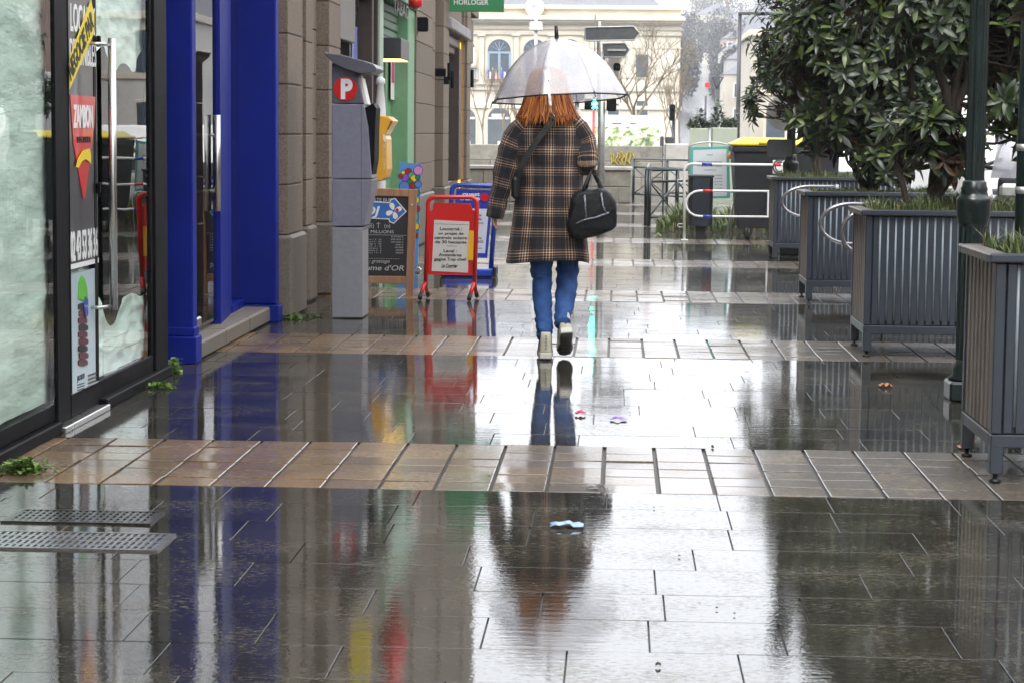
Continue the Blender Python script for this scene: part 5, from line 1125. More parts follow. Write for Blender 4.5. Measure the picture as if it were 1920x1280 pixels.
b = MB(); b.mat(M_white); q0, q1 = pa_(1438, 405), pa_(1453, 361); b.bbox((q0.x, YA-.01, q0.z), (q1.x, YA+.01, q1.z), .003); b.mat(pbr('rust_sticker', (.35, .22, .05), .6)); c = pa_(1445, 384); b.box((c.x-.025, YA-.013, c.z-.02), (c.x+.025, YA-.0101, c.z-.006)); b.box((c.x-.02, YA-.013, c.z+.006), (c.x+.025, YA-.0101, c.z+.016)); b.build('plate', None, t)
b = MB()
for py in (340, 423): b.tube([pa_(1283, py-3), pa_(1272, py-3), pa_(1270, py), pa_(1272, py+3), pa_(1283, py+3)], .005, 6)
b.build('hook', M_white, t); MB().bbox((pa_(1277, 449).x, YA-.06, .001), (pa_(1290, 449).x, YA+.06, .012), .003).build('foot_plate', M_white, t)
b = MB(); c = pa_(1462, 449); b.tube([(c.x+.12, YA, 0), (c.x+.12, YA, .95)], .017, 10); b.build('rear_post', M_white, t)
YT = 26.65; pt_ = lambda x, y: onY(x, y, YT)
t = thing('litter_bin', 'dark grey street litter bin with slanted slots behind the white barrier', 'litter bin', (pt_(1314, 425).x, YT, 0))
q0, q1 = pt_(1291, 424), pt_(1338, 334); cx = (q0.x+q1.x)/2; hw = (q1.x-q0.x)/2
b = MB(); oc = [(hw, .09), (hw, .25), (hw*.7, .34), (-hw*.7, .34), (-hw, .25), (-hw, .09), (-hw*.7, 0), (hw*.7, 0)]
b.rings([[(cx+x*k, YT+y*k, z) for x, y in oc] for z, k in ((q0.z, .97), (q0.z+.01, 1), (q1.z-.02, 1), (q1.z, .98))], smooth=False); b.build('shell', M_plt, t)
b = MB()
for r_i in range(13):
    z = q0.z+.07+r_i*.026
    for k in range(8): x = cx-hw*.66+k*hw*.185; b.prism([(0, 0), (.030, .008), (.030, .014), (0, .006)], (x+(r_i % 2)*.015, YT-.003, z), X_, Z_, Y_, .0025)
b.build('slots', M_rub, t)
b = MB(); b.bbox((cx-hw-.01, YT-.01, q1.z+.004), (cx+hw+.01, YT+.35, q1.z+.035), .01); b.build('cap', M_dgrey, t)
MB().box((cx-.06, YT+.1, 0), (cx+.06, YT+.2, q0.z)).build('pedestal', M_dgrey, t)
YE = 27.3; pe_ = lambda x, y: onY(x, y, YE)
M_teal = pbr('teal_print', (.10, .42, .38), .4, .05, 4, 0)
t = thing('menu_board', 'white pavement menu board with a teal border standing behind the litter bin', 'board', onZ(1365, 445))
b = MB(); polypx(b, [(1293, 374), (1294, 277), (1367, 275), (1369, 372)][::-1], pe_, M_teal, .012, Y_); polypx(b, [(1298, 369), (1300, 282), (1362, 280), (1363, 368)][::-1], lambda x, y: onY(x, y, YE-.002), pbr('menu_white', (.66, .70, .72), .5, .04, 3), .002, Y_)
pe2 = lambda x, y: onY(x, y, YE-.0045)
tpx(b, 'ESPACE DE COIFFURE', (1308, 306), (1354, 305), (1308, 302), pe2, M_signb, .0, .0005); tpx(b, 'ET SOINS NATURELS', (1308, 313), (1354, 312), (1308, 310), pe2, M_signb, .0, .0005); tpx(b, 'COIFFEUR', (1320, 320), (1343, 320), (1320, 318), pe2, M_signb, 0, .0005); tpx(b, 'bien', (1326, 292), (1336, 292), (1326, 288), pe2, M_teal, .0, .0005)
for i in range(6): tpx(b, ['sur rendez-vous', 'du mardi', 'au samedi', '9h 19h', 'ouvert', 'info'][i], (1340, 330+i*6), (1354, 330+i*6), (1340, 327+i*6), pe2, M_signb, 0, .0005)
b.build('panel', None, t)
b = MB(); P = [pe_(1291, 440), pe_(1292, 280)]
for i in range(7): an = math.pi-i*math.pi/6; P.append(pe_(1331+38*math.cos(an), 276-9*math.sin(an)))
P += [pe_(1371, 280), pe_(1380, 340), pe_(1368, 445)]
b.tube(P, .010, 8); b.build('frame', M_galv, t); b = MB(); b.tube([pe_(1380, 345), onY(1362, 444, YE-.2)], .010, 8); b.build('leg', M_galv, t)
c = onY(1372, 294, 27.2); MB().lathe([(.05, -.03), (.06, -.02), (.06, .02), (.05, .03)], c, 14).build('beacon', pbr('orange_plastic', (.85, .25, .02), .4), t)
# railings
def railing(p0, p1, h, label, nb=2):
    t = thing('railing', label, 'railing', p0, 'green metal railings'); d = (p1-p0); L_ = d.length; u = d/L_; b = MB()
    for i in range(nb+1): q = p0+d*i/nb; q.z = 0; b2 = MB(); b2.tube([q, q+Vector((0, 0, h))], .028, 8); b2.build('post', M_lamp, t)
    for z in (h, h-.16, .12): b.tube([p0+Vector((0, 0, z)), p1+Vector((0, 0, z))], .02, 6)
    for i in range(nb):
        a, c = p0+d*i/nb, p0+d*(i+1)/nb; b.tube([a+Vector((0, 0, .12)), c+Vector((0, 0, h-.16))], .012, 5); b.tube([c+Vector((0, 0, .12)), a+Vector((0, 0, h-.16))], .012, 5); m_ = (a+c)/2; b.tube([m_+Vector((0, 0, .12)), m_+Vector((0, 0, h-.16))], .012, 5)
    b.build('rails', M_lamp, t)
def gz(px, py): q = onZ(px, py); return q
railing(Vector((.30, 41.5, 0)), Vector((1.55, 39.5, 0)), .80, 'farther green metal railing with crossed bars beside the granite wall')
railing(Vector((.44, 30.0, 0)), Vector((1.25, 31.2, 0)), .78, 'nearer green metal railing ending in a thick post beside the rough grass')
railing(Vector((.40, 30.2, 0)), Vector((.52, 36.0, 0)), .78, 'green metal railing running away from the camera behind the thick post', 3)
def mound(name, x0, x1, y0, y1, h, n, label, seed):
    t = thing(name, label, 'plants', ((x0+x1)/2, (y0+y1)/2, 0)); b = MB(); b.smooth = True; g = {}
    for i in range(13):
        for j in range(9): u, v = i/12, j/8; g[i, j] = b.pts([(x0+(x1-x0)*u, y0+(y1-y0)*v, h*math.sin(u*3.14)**.7*math.sin(v*3.14)**.7*(1+.3*mnoise.noise(Vector((u*4, v*4, seed))))-.01)])
    for i in range(12):
        for j in range(8): b.face((g[i, j], g[i+1, j], g[i+1, j+1], g[i, j+1]))
    b.build('earth', M_soil, t); r = random.Random(seed); c = MB()
    for k in range(n):
        u, v = r.random(), r.random(); z = h*math.sin(u*3.14)**.7*math.sin(v*3.14)**.7*.9; x, y = x0+(x1-x0)*u, y0+(y1-y0)*v; hh = r.uniform(.10, .38)*math.sin(max(.1, u)*2.9+.1); a = r.uniform(0, 6.28); l = hh*r.uniform(.2, .9); w_ = .006
        dx, dy = math.cos(a), math.sin(a); q = c.pts([(x-dy*w_, y+dx*w_, z), (x+dy*w_, y-dx*w_, z), (x+dx*l*.4+dy*w_, y+dy*l*.4-dx*w_, z+hh*.7), (x+dx*l*.4-dy*w_, y+dy*l*.4+dx*w_, z+hh*.7), (x+dx*l, y+dy*l, z+hh)]); c.face((q, q+1, q+2, q+3)); c.face((q+3, q+2, q+4))
    o = c.build('blades', M_grass, t); o['kind'] = 'stuff'
mound('rough_grass', .55, 1.5, 28.2, 30.4, .12, 1800, 'clump of rough grass and weeds at the foot of the green railing', 3)
mound('rough_grass', 1.25, 2.4, 28.0, 30.2, .14, 1800, 'clump of rough grass beside the menu board legs', 5)
b = MB(); b.mat(M_joint)

# ------------------------------------------------------------------ walls, traffic pole, signals
def block_wall(name, label, x0, x1, y, z0, z1, dz, bl, th_=.4, cap=None):
    t = thing(name, label, 'wall', ((x0+x1)/2, y, 0)); b = MB(); z = z0; r = 0
    while z < z1-.05:
        x = x0-(bl/2 if r % 2 else 0)
        while x < x1: a, c = max(x, x0), min(x+bl, x1); (b.bbox((a+.004, y, z+.004), (c-.004, y+th_, min(z+dz, z1)-.004), .012) if c-a > .08 else None); x += bl
        z += dz; r += 1
    b.build('blocks', M_wall, t)
    if cap: MB().bbox((x0-.03, y-.05, z1+.002), (x1+.03, y+th_+.05, z1+.07), .012).build('coping', cap, t)
    return t
M_cop = pbr('pale_coping', (.40, .38, .34), .5, .2, 5)
block_wall('quay_wall', 'low granite block wall across the pavement behind the person', -6, .24, 39.6, 0, .60, .30, 1.0, cap=M_cop)
wb = block_wall('quay_wall', 'farther grey wall with yellow graffiti left of the green railing', -6, .95, 46, 0, 1.02, .34, 1.3)
b = MB(); r = random.Random(3); gp = lambda x, y: onY(x, y, 45.97)
for k in range(9):
    x = 1146+k*5; P = [gp(x+r.uniform(-3, 3), 285+r.uniform(-1, 4)), gp(x+r.uniform(-2, 5), 294), gp(x+r.uniform(-4, 4), 300), gp(x+r.uniform(-4, 6), 308+r.uniform(-3, 3))]; b.tube(P, .018, 4, cap=False)
b.build('graffiti', pbr('yellow_spray', (.48, .37, .06), .7, .2, 10), wb)
t = thing('traffic_signal_pole', 'grey pole with two direction arrow signs from behind and a lit green pedestrian signal', 'traffic signal', (onY(1128, 400, 32).x, 32, 0))
pt = lambda x, y: onY(x, y, 32); b = MB(); b.tube([Vector((pt(1126, 400).x, 32, 0)), pt(1129, 100)], .055, 14); b.build('pole', M_galv, t)
MB().tube([onY(1123, 190, 32.15), onY(1123, 40, 32.15)], .032, 10).build('sign_pole', M_galv, t)
for nm, PP in (('arrow_sign', [(1097, 54), (1100, 52), (1188, 50), (1199, 63), (1189, 76), (1100, 77), (1097, 75)]), ('arrow_sign', [(1130, 83), (1172, 81), (1180, 94), (1172, 108), (1131, 108)])):
    b = MB(); polypx(b, PP[::-1], lambda x, y: onY(x, y, 31.95), M_signb, .04, Y_); o = bev(b.build(nm, None, t), .004)
    b = MB(); b.tube([onY(x, y, 31.945) for x, y in PP], .012, 5, closed=True); b.build('edge', M_galv, o)
b = MB(); b.box(pt(1139, 95)-Vector((0, .09, .01)), pt(1174, 93)-Vector((0, .07, 0))); b.build('clamp', M_galv, t)
b = MB(); q0, q1 = pt(1096, 206), pt(1121, 186); b.bbox((q0.x, 31.8, q0.z), (q1.x, 32.02, q1.z), .01); sg = b.build('signal_head', M_black, t)
M_gl = glow('green_signal_light', (.02, .92, .62), 22); b = MB(); g_ = lambda x, y: onY(x, y, 31.79)
c = g_(1115, 189.5); b.lathe([(.001, -.016), (.02, -.012), (.024, 0), (.02, .012), (.001, .016)], c, 10); b.tube([g_(1115, 191.5), g_(1115, 197)], .026, 8); b.tube([g_(1115, 192), g_(1110, 196.5)], .012, 6); b.tube([g_(1115, 192), g_(1120, 196)], .012, 6); b.tube([g_(1115, 197), g_(1111.5, 204)], .014, 6); b.tube([g_(1115, 197), g_(1119, 204)], .014, 6); b.build('walking_man_light', M_gl, sg)
for (x0, y0_, x1, y1v) in ((1137, 209, 1156, 186), (1150, 133, 1163, 119)): b = MB(); q0, q1 = pt(x0, y0_), pt(x1, y1v); b.bbox((q0.x, 31.9, q0.z), (q1.x, 32.2, q1.z), .02); b.build('signal_box', M_black, t)
b = MB(); q0, q1 = onY(1064, 189, 34), onY(1096, 170, 34); t = thing('traffic_signal', 'dark traffic signal head behind the umbrella edge', 'traffic signal', (q0.x, 34, 0)); b.bbox((q0.x, 34, q0.z), (q1.x, 34.2, q1.z), .02); b.build('signal_head', M_black, t); MB().tube([(q0.x+.15, 34.1, 0), (q0.x+.15, 34.1, q0.z)], .04, 8).build('pole', M_galv, t)
t = thing('red_post', 'thin red post below the green pedestrian signal', 'post', (onY(1112, 300, 47).x, 47, -.15)); x = onY(1112, 300, 47).x; MB().tube([(x, 47, -.15), (x, 47, onY(1112, 205, 47).z)], .03, 8).build('pole', M_red, t)
t = thing('traffic_signal', 'slim black traffic signal on a thin pole before the theatre corner', 'traffic signal', onY(1260, 300, 58)); q = lambda x, y: onY(x, y, 58)
MB().bbox((q(1255, 227).x, 57.9, q(1255, 227).z), (q(1266, 196).x, 58.2, q(1266, 196).z), .03).build('signal_head', M_black, t); x = q(1263, 260).x; MB().tube([(x, 58.2, -.15), (x, 58.2, q(1263, 226).z)], .05, 8).build('pole', M_dgrey, t)

# hoarding, concrete block, pale planters
YH = 62; ph_ = lambda x, y: onY(x, y, YH)
def mapmat():
    m, n, L, P = _base('site_plan_print'); tc = n.new('ShaderNodeTexCoord'); no = n.new('ShaderNodeTexNoise'); no.inputs['Scale'].default_value = 5.2; no.inputs['Detail'].default_value = 7; no.inputs['Distortion'].default_value = .8; L.new(tc.outputs['Object'], no.inputs['Vector'])
    cr = n.new('ShaderNodeValToRGB'); e = cr.color_ramp.elements; e[0].position = .36; e[0].color = (.10, .13, .12, 1); e[1].position = .66; e[1].color = (.75, .42, .30, 1)
    for p_, c_ in ((.43, (.22, .34, .08, 1)), (.49, (.55, .58, .36, 1)), (.55, (.80, .76, .60, 1)), (.62, (.78, .78, .72, 1))): q = e.new(p_); q.color = c_
    L.new(no.outputs['Fac'], cr.inputs[0]); L.new(cr.outputs[0], P.inputs['Base Color']); return m
t = thing('site_hoarding', 'long white site board printed with a green and beige plan behind the graffiti wall', 'billboard', ph_(1185, 285))
b = MB(); b.mat(M_white); b.bbox(ph_(1050, 281)-Vector((0, 0, 0)), ph_(1237, 217)+Vector((0, .06, 0)), .01); b.mat(mapmat()); q0, q1 = ph_(1052, 280), ph_(1236, 239); b.box((q0.x, YH-.012, q0.z), (q1.x, YH-.002, q1.z)); b.mat(M_red); q0, q1 = ph_(1148, 233), ph_(1165, 231); b.box((q0.x, YH-.01, q0.z), (q1.x, YH-.002, q1.z)); q0, q1 = ph_(1181, 233), ph_(1192, 231); b.box((q0.x, YH-.01, q0.z), (q1.x, YH-.002, q1.z)); b.build('board', None, t)
for px in (1060, 1140, 1230): x = ph_(px, 250).x; MB().box((x-.06, YH+.07, -.16), (x+.06, YH+.2, 1.5)).build('leg', M_galv, t)
t = thing('concrete_pier', 'square concrete pier with a darker post on its left, right of the site board', 'pier', ph_(1265, 300)); q = lambda x, y: onY(x, y, 52)
MB().bbox((q(1246, 300).x, 52, -.15), (q(1292, 300).x, 52.8, q(1270, 270).z), .03).build('block', M_cop, t); MB().bbox((q(1237, 300).x, 51.9, -.15), (q(1244, 300).x, 52.3, q(1240, 256).z), .02).build('post', M_dgrey, t); MB().bbox((q(1247, 300).x, 52.05, q(1240, 270).z+.01), (q(1262, 300).x, 52.3, q(1240, 257).z), .02).build('meter_box', M_dgrey, t)
M_sage = pbr('sage_planter_paint', (.30, .33, .25), .6, .08, 2)
for (x0, x1, ytp, sd__, lab) in ((1293, 1329, 241, 4, 'left pale sage green street planter with low shrubs'), (1335, 1383, 240, 6, 'right pale sage green street planter with a taller conifer shrub')):
    q = lambda x, y: onY(x, y, 54); t = thing('street_planter', lab, 'planter', q((x0+x1)/2, 345), 'pale green street planters'); a, c = q(x0, 300), q(x1, ytp)
    MB().bbox((a.x, 54, -.15), (c.x, 54.7, c.z), .02).build('box', M_sage, t); b = MB(); r = random.Random(sd__)
    for i in range(520):
        u = r.random(); x = a.x+(c.x-a.x)*u; hgt = (.16+.42*max(0, math.sin(u*7+sd__)))*(1.25 if sd__ == 6 else .9); v = Vector((x, 54.1+r.random()*.5, c.z+r.random()*hgt)); leaf(b, v, Vector((r.gauss(0, 1), r.gauss(0, 1), r.uniform(-.2, 1))), Z_, .13, .06, r)
    b.build('shrub', M_leaf2, t)

# ------------------------------------------------------------------ theatre
YTh = 160; th = lambda x, y: onY(x, y, YTh)
t = thing('theatre', 'cream limestone theatre with arched windows, pilasters, clock and slate roof', 'building', th(1080, 300))
def bx(b, x0, y0, x1, y1v, d0, d1, bv=.04):
    a, c = th(x0, y1v), th(x1, y0); b.bbox((a.x, YTh-d0, a.z), (c.x, YTh+d1, c.z), bv) if bv else b.box((a.x, YTh-d0, a.z), (c.x, YTh+d1, c.z))
b = MB(); bx(b, 700, 15, 1277, 290, 0, 20, 0); b.build('wall', M_cream, t)
b = MB(); bx(b, 700, 12, 1279, 16, .35, 20.3); bx(b, 700, 33, 1284, 37, .9, 20.8); bx(b, 700, 37.2, 1282, 41, .65, 20.5); bx(b, 700, 41.2, 1280, 44, .35, 20.3); bx(b, 700, 52, 1278.5, 54, .15, 20.2)
for y in (62, 160, 166, 200): bx(b, 700, y, 1278.2, y+2.2, .18, 20.15)
for y in (90, 145): bx(b, 1085, y, 1277.8, y+1, .06, 20.08, 0)
b.build('cornice', M_creamd, t)
for x in (870, 903, 968, 1035, 1100):
    b = MB(); bx(b, x-5.5, 64.4, x+5.5, 159.8, .22, .01); bx(b, x-8, 64.4, x+8, 69, .34, .01); bx(b, x-8, 155, x+8, 159.7, .32, .01); b.build('pilaster', M_creamd, t)
def archpoly(cx, w_, yt, yb, n=14):
    r_ = w_/2; pts = [(cx-r_, yb), (cx-r_, yt+r_)]+[(cx-r_*math.cos(math.pi*i/n), yt+r_-r_*math.sin(math.pi*i/n)) for i in range(1, n)]+[(cx+r_, yt+r_), (cx+r_, yb)]; return pts
M_shut = pbr('blue_grey_joinery', (.22, .31, .40), .5, .1, 1)
for cx in (870, 936, 1003, 1068):
    b = MB(); b.mat(M_creamd); polypx(b, archpoly(cx, 52, 68, 150), lambda x, y: onY(x, y, YTh-.14), M_creamd, .13, Y_); f = b.build('window', None, t)
    b = MB(); polypx(b, archpoly(cx, 43, 74, 150), lambda x, y: onY(x, y, YTh-.17), M_wing, .02, Y_); b.build('pane', None, f)
    b = MB(); 
    for (x0, x1) in ((cx-21.5, cx-18), (cx-2.2, cx+2.2), (cx+18, cx+21.5)): polypx(b, [(x0, 148), (x0, 98), (x1, 98), (x1, 148)], lambda x, y: onY(x, y, YTh-.25), M_shut, .06, Y_)
    polypx(b, [(cx-21.5, 101), (cx-21.5, 97), (cx+21.5, 97), (cx+21.5, 101)], lambda x, y: onY(x, y, YTh-.26), M_shut, .06, Y_)
    for k in range(7): a = math.pi*k/6; polypx(b, [(cx-.6, 96), (cx-.6-16*math.cos(a), 96-18*math.sin(a)), (cx+.6-16*math.cos(a), 96-18*math.sin(a)), (cx+.6, 96)], lambda x, y: onY(x, y, YTh-.2), M_shut, .02, Y_) if 0 < k < 6 else None
    b.build('frame', None, f)
    b = MB(); bx(b, cx-22, 147, cx+22, 149, .5, -.2); bx(b, cx-22, 158, cx+22, 160, .5, -.2)
    for k in range(9): bx(b, cx-20+k*4.6, 149.2, cx-17.8+k*4.6, 157.8, .45, -.3, 0)
    b.build('balustrade', M_creamd, f)
    b = MB(); polypx(b, archpoly(cx, 52, 196, 289), lambda x, y: onY(x, y, YTh-.14), M_creamd, .13, Y_); f = b.build('door', None, t)
    b = MB(); polypx(b, archpoly(cx, 43, 202, 289), lambda x, y: onY(x, y, YTh-.17), pbr('dark_door_glass', (.07, .085, .095), .3, .3, 1, 0) if 'dark_door_glass' not in MATS else MATS['dark_door_glass'], .02, Y_); b.mat(M_txtw); polypx(b, [(cx-20, 224), (cx-20, 220), (cx+20, 220), (cx+20, 224)], lambda x, y: onY(x, y, YTh-.22), M_txtw, .03, Y_); polypx(b, [(cx-14, 219), (cx-14, 214), (cx+10, 214), (cx+10, 219)], lambda x, y: onY(x, y, YTh-.2), M_txtw, .02, Y_); polypx(b, [(cx-3, 288), (cx-3, 265), (cx+12, 265), (cx+12, 288)], lambda x, y: onY(x, y, YTh-.2), M_white, .02, Y_); b.build('glazing', None, f)
for (cx, wd, a_, c_) in ((889, 13, 84, 128), (1204, 23, 103, 145), (1204, 20, 190, 240), (1150, 20, 103, 145), (1150, 20, 195, 240)):
    b = MB(); polypx(b, archpoly(cx, wd+8, a_-4, c_+2) if cx == 889 else [(cx-wd/2-3, c_+3), (cx-wd/2-3, a_-3), (cx+wd/2+3, a_-3), (cx+wd/2+3, c_+3)], lambda x, y: onY(x, y, YTh-.10), M_creamd, .09, Y_); f = b.build('window' if cx > 900 else 'niche', None, t)
    b = MB(); polypx(b, archpoly(cx, wd, a_, c_) if cx == 889 else [(cx-wd/2, c_), (cx-wd/2, a_), (cx+wd/2, a_), (cx+wd/2, c_)], lambda x, y: onY(x, y, YTh-.13), M_wing if cx > 900 else M_creamd, .02, Y_); b.build('pane', None, f)
b = MB(); p = th(889, 128); b.lathe([(.25, 0), (.22, .3), (.28, .7), (.22, 1.1), (.10, 1.25), (.13, 1.4), (.02, 1.55)], (p.x, YTh-.2, p.z), 10); b.build('statue', M_cream, t)
for k, dx in enumerate((-10, -2, 12)):
    o_ = th(928+dx, 152); b = MB(); b.tube([o_+Vector((0, -.5, 0)), o_+Vector((-.15+.1*k, -.9, .95))], .025, 5)
    for q, m in ((0, M_blue2), (1, M_white), (2, M_red)): b.mat(m); z = .9-.0*q; v0 = o_+Vector((-.1+.1*k+q*.13, -.88+.01*q, .1)); b.bbox(v0, v0+Vector((.13, .02, .68-q*.14)), .004)
    b.mats = [M_galv]+b.mats if False else b.mats; b.build('flag', M_galv, t)
b = MB(); c = th(1003, 14); b.mat(M_creamd); b.prism([(.72*math.cos(i*.2618), .72*math.sin(i*.2618)) for i in range(24)], c+Vector((0, -.6, 0)), X_, Z_, Y_, .5); b.mat(M_white); b.prism([(.50*math.cos(i*.2618), .50*math.sin(i*.2618)) for i in range(24)], c+Vector((0, -.66, 0)), X_, Z_, Y_, .05); b.mat(M_txtk); b.tube([c+Vector((0, -.69, 0)), c+Vector((.05, -.69, .38))], .02, 4); b.tube([c+Vector((0, -.69, 0)), c+Vector((-.25, -.69, .1))], .025, 4); b.build('clock', None, t)
b = MB(); a = th(860, 12.5).x; e_ = th(1243, 12.5).x; z0 = th(1000, 12).z; b.rings([[(a, YTh+.6, z0), (e_, YTh+.6, z0), (e_, YTh+19, z0), (a, YTh+19, z0)], [(a+2, YTh+6, z0+4.5), (e_-4.5, YTh+6, z0+4.5), (e_-4.5, YTh+13, z0+4.5), (a+2, YTh+13, z0+4.5)]], smooth=False); rf = b.build('roof', M_slater, t)
for px in (1147, 1221): q = th(px, 8); MB().bbox((q.x-.25, YTh+2.4, q.z-.3), (q.x+.25, YTh+3.2, q.z+1.6), .04).build('chimney', M_brick, rf)
q = th(1055, 10); MB().bbox((q.x-.4, YTh+1.6, q.z-.1), (q.x+.4, YTh+2.4, q.z+.12), .03).build('skylight', M_white, rf)
# masts and street lamps
def mast(px, Y, ytop, rad, name, label, extra=None, cat='street lamp', m=M_dgrey):
    x = onY(px, 250, Y).x; t = thing(name, label, cat, (x, Y, 0)); z = onY(px, ytop, Y).z; MB().tube([(x, Y, -.16), (x, Y, z)], [rad, rad*.8], 8).build('pole', m, t)
    if extra: extra(t, x, Y, z)
    return t
mast(1003, 48, -20, .045, 'mast', 'slim pale mast with a small box in front of the theatre clock', lambda t, x, Y, z: MB().bbox((x-.14, Y-.1, onY(1003, 58, Y).z), (x+.14, Y+.1, onY(1003, 42, Y).z), .02).build('box', M_white, t), 'mast', M_galv)
mast(1113, 60, 28, .02, 'aerial_pole', 'thin dark pole behind the direction arrow signs', None, 'pole')
mast(1383, 62, 27, .07, 'street_lamp', 'tall slim street lamp with a flat arm at the left edge of the magnolia', lambda t, x, Y, z: MB().bbox((x-.05, Y-.1, z-.02), (x+1.1, Y+.1, z+.06), .02).build('lamp_arm', M_dgrey, t))
def vl(t, x, Y, z):
    b = MB(); b.tube([(x, Y, z), (x-.17, Y, z+.36)], .03, 6); b.tube([(x, Y, z), (x+.17, Y, z+.36)], .03, 6); b.bbox((x-.22, Y-.1, z+.36), (x+.22, Y+.1, z+.40), .01); b.build('lamp_arm', M_dgrey, t)
mast(1343, 62*1.2, 167, .07, 'street_lamp', 'street lamp with a triangular V shaped head above the pale planters', vl)
mast(1322, 82, 180, .05, 'street_sign_pole', 'thin pole with a small red round sign beside the V shaped lamp', lambda t, x, Y, z: MB().prism([(.10*math.cos(i*.5236), .10*math.sin(i*.5236)) for i in range(12)], (x+.05, Y-.06, onY(1326, 160, Y).z), X_, Z_, Y_, .03).build('sign', M_red, t), 'sign')

# ------------------------------------------------------------------ bare trees
def bare(x, y, z0, h, r0, seed, label, depth=6, spread=.55, lean=0, first=.25):
    r = random.Random(seed); t = thing('bare_tree', label, 'tree', (x, y, z0)); b = MB()
    def rec(p, d, L_, rad, k):
        q = p+d*L_; m_ = (p+q)/2+Vector((r.gauss(0, 1), r.gauss(0, 1), 0))*L_*.06; b.tube([p, m_, q], [rad, rad*.85, rad*.7], 6 if k > 3 else 4 if k > 1 else 3, cap=False)
        if k <= 0: return
        for i in range(r.choice((2, 3, 3)) if k > 1 else 3):
            a = r.uniform(0, 6.28); s_ = r.uniform(.5, 1.2)*spread; nd = (d+Vector((math.cos(a)*s_, math.sin(a)*s_, r.uniform(-.05, .35)))).normalized(); rec(q, nd, L_*r.uniform(.66, .88), rad*.64, k-1)
    rec(Vector((x, y, z0)), Vector((lean, 0, 1)).normalized(), h*first, r0, depth); b.build('branches', M_twig, t); return t
q = onY(1192, 250, 112); bare(q.x, 112, -.16, 9.5, .15, 14, 'leafless spreading tree in front of the theatre right wing', 7, .72, 0, .185)
for i, (px, Y, h, r0, sd_) in enumerate(((1262, 118, 4.2, .07, 21), (1273, 120, 4.8, .08, 22), (1247, 116, 3.8, .06, 23), (905, 120, 4.6, .06, 31), (948, 121, 4.2, .07, 32), (975, 119, 4.4, .07, 33))):
    q = onY(px, 250, Y); bare(q.x, Y, -.16, h, r0, sd_, ['slender leafless sapling left of the theatre corner', 'leafless sapling at the theatre corner', 'leafless sapling right of the site board', 'leafless sapling beside the granite shop corner', 'leafless sapling before the left theatre door', 'leafless sapling seen left of the plaid sleeve'][i], 5, .32, 0, .3)

# ------------------------------------------------------------------ hill street behind
HS = .056
def hz(x, y): return max(0, y-215)*HS
sheet('hill', M_land, -60, 214, 420, 760, -.155, 24, 30, hz)
M_hroad = pbr('wet_hill_road', (.12, .12, .125), .25, .2, .5, 0, coat=.8, crough=.15)
b = MB(); b.smooth = True; ks = []
for i in range(41):
    y = 120+i*15; cx = 8.5+max(0, y-200)*.035; ks.append(b.pts([(cx-5.5, y, hz(0, y)-.10), (cx+5.5, y, hz(0, y)-.10)]))
for a, c in zip(ks, ks[1:]): b.face((a, a+1, c+1, c))
b.build('hill_road', M_hroad)['kind'] = 'structure'
hm = [pbr('house_render_cream', (.50, .46, .38), .8, .1, .5), pbr('house_render_grey', (.36, .35, .34), .8, .1, .5), pbr('house_render_rose', (.42, .30, .25), .8, .1, .5), pbr('house_render_pale', (.56, .55, .51), .8, .1, .5)]
rh = random.Random(9)
def house(x, y, w_, d_, h, m, label, z=None, cat='building', grp='houses up the hazy hill'):
    z = hz(x, y)-.3 if z is None else z; t = thing('house', label, cat, (x, y, z), grp)
    MB().box((x, y, z), (x+w_, y+d_, z+h)).build('wall', m, t)
    b = MB(); rr = min(3.2, w_*.35); k = b.pts([(x-.2, y-.2, z+h+.002), (x+w_+.2, y-.2, z+h+.002), (x+w_+.2, y+d_+.2, z+h+.002), (x-.2, y+d_+.2, z+h+.002), (x+w_/2, y+d_*.15, z+h+rr), (x+w_/2, y+d_*.85, z+h+rr)])
    for f in ((0, 1, 4), (1, 2, 5, 4), (2, 3, 5), (3, 0, 4, 5), (3, 2, 1, 0)): b.face([k+i for i in f])
    rf = b.build('roof', M_slater, t); MB().box((x+w_*.7, y+d_*.3, z+h), (x+w_*.7+.6, y+d_*.3+.6, z+h+rr+.8)).build('chimney', M_brick, rf)
    nx = max(2, int(w_/2.4)); nz = max(1, int(h/2.9))
    for i in range(nx):
        for j in range(nz):
            wx = x+(i+.5)*w_/nx; wz = z+1.0+j*2.9
            if wz+1.5 < z+h: f = MB().bbox((wx-.62, y-.07, wz-.12), (wx+.62, y+.05, wz+1.62), .03).build('window', M_white, t); MB().box((wx-.48, y-.10, wz), (wx+.48, y-.072, wz+1.5)).build('pane', M_wing, f)
    return t
spots = [(1356, 250, 7, 6.5), (1362, 262, 8, 8), (1392, 240, 9, 7.5), (1350, 310, 8, 8), (1375, 330, 10, 9), (1412, 300, 10, 9), (1352, 380, 9, 9), (1368, 430, 10, 10), (1395, 400, 11, 10), (1330, 470, 9, 8), (1345, 520, 12, 11), (1372, 560, 14, 12), (1302, 560, 11, 13), (1440, 350, 12, 10)]
ords = ['pale house low on the hill just right of the road', 'house with slate roof behind the V shaped lamp', 'cream house beside the tall slim street lamp', 'house on the hill above the first pale house', 'wide house a third of the way up the hill', 'broad house behind the magnolia edge', 'narrow house halfway up the hill road', 'grey house above the halfway bend', 'rose house hidden in the haze right of the lamp', 'small house near the top of the hill road', 'big pale block near the hill top', 'largest hazy block on the hill top', 'square pale block on the skyline left of the hill top', 'house farthest right on the hill']
for i, (px, Y, w_, h) in enumerate(spots):
    house(onY(px, 200, Y).x, Y, w_, 9, h, hm[i % 4], ords[i])
house(onY(1298, 10, 700).x, 700, 10, 10, 17.5, hm[3], 'tall pale slab house on the skyline right of the theatre')
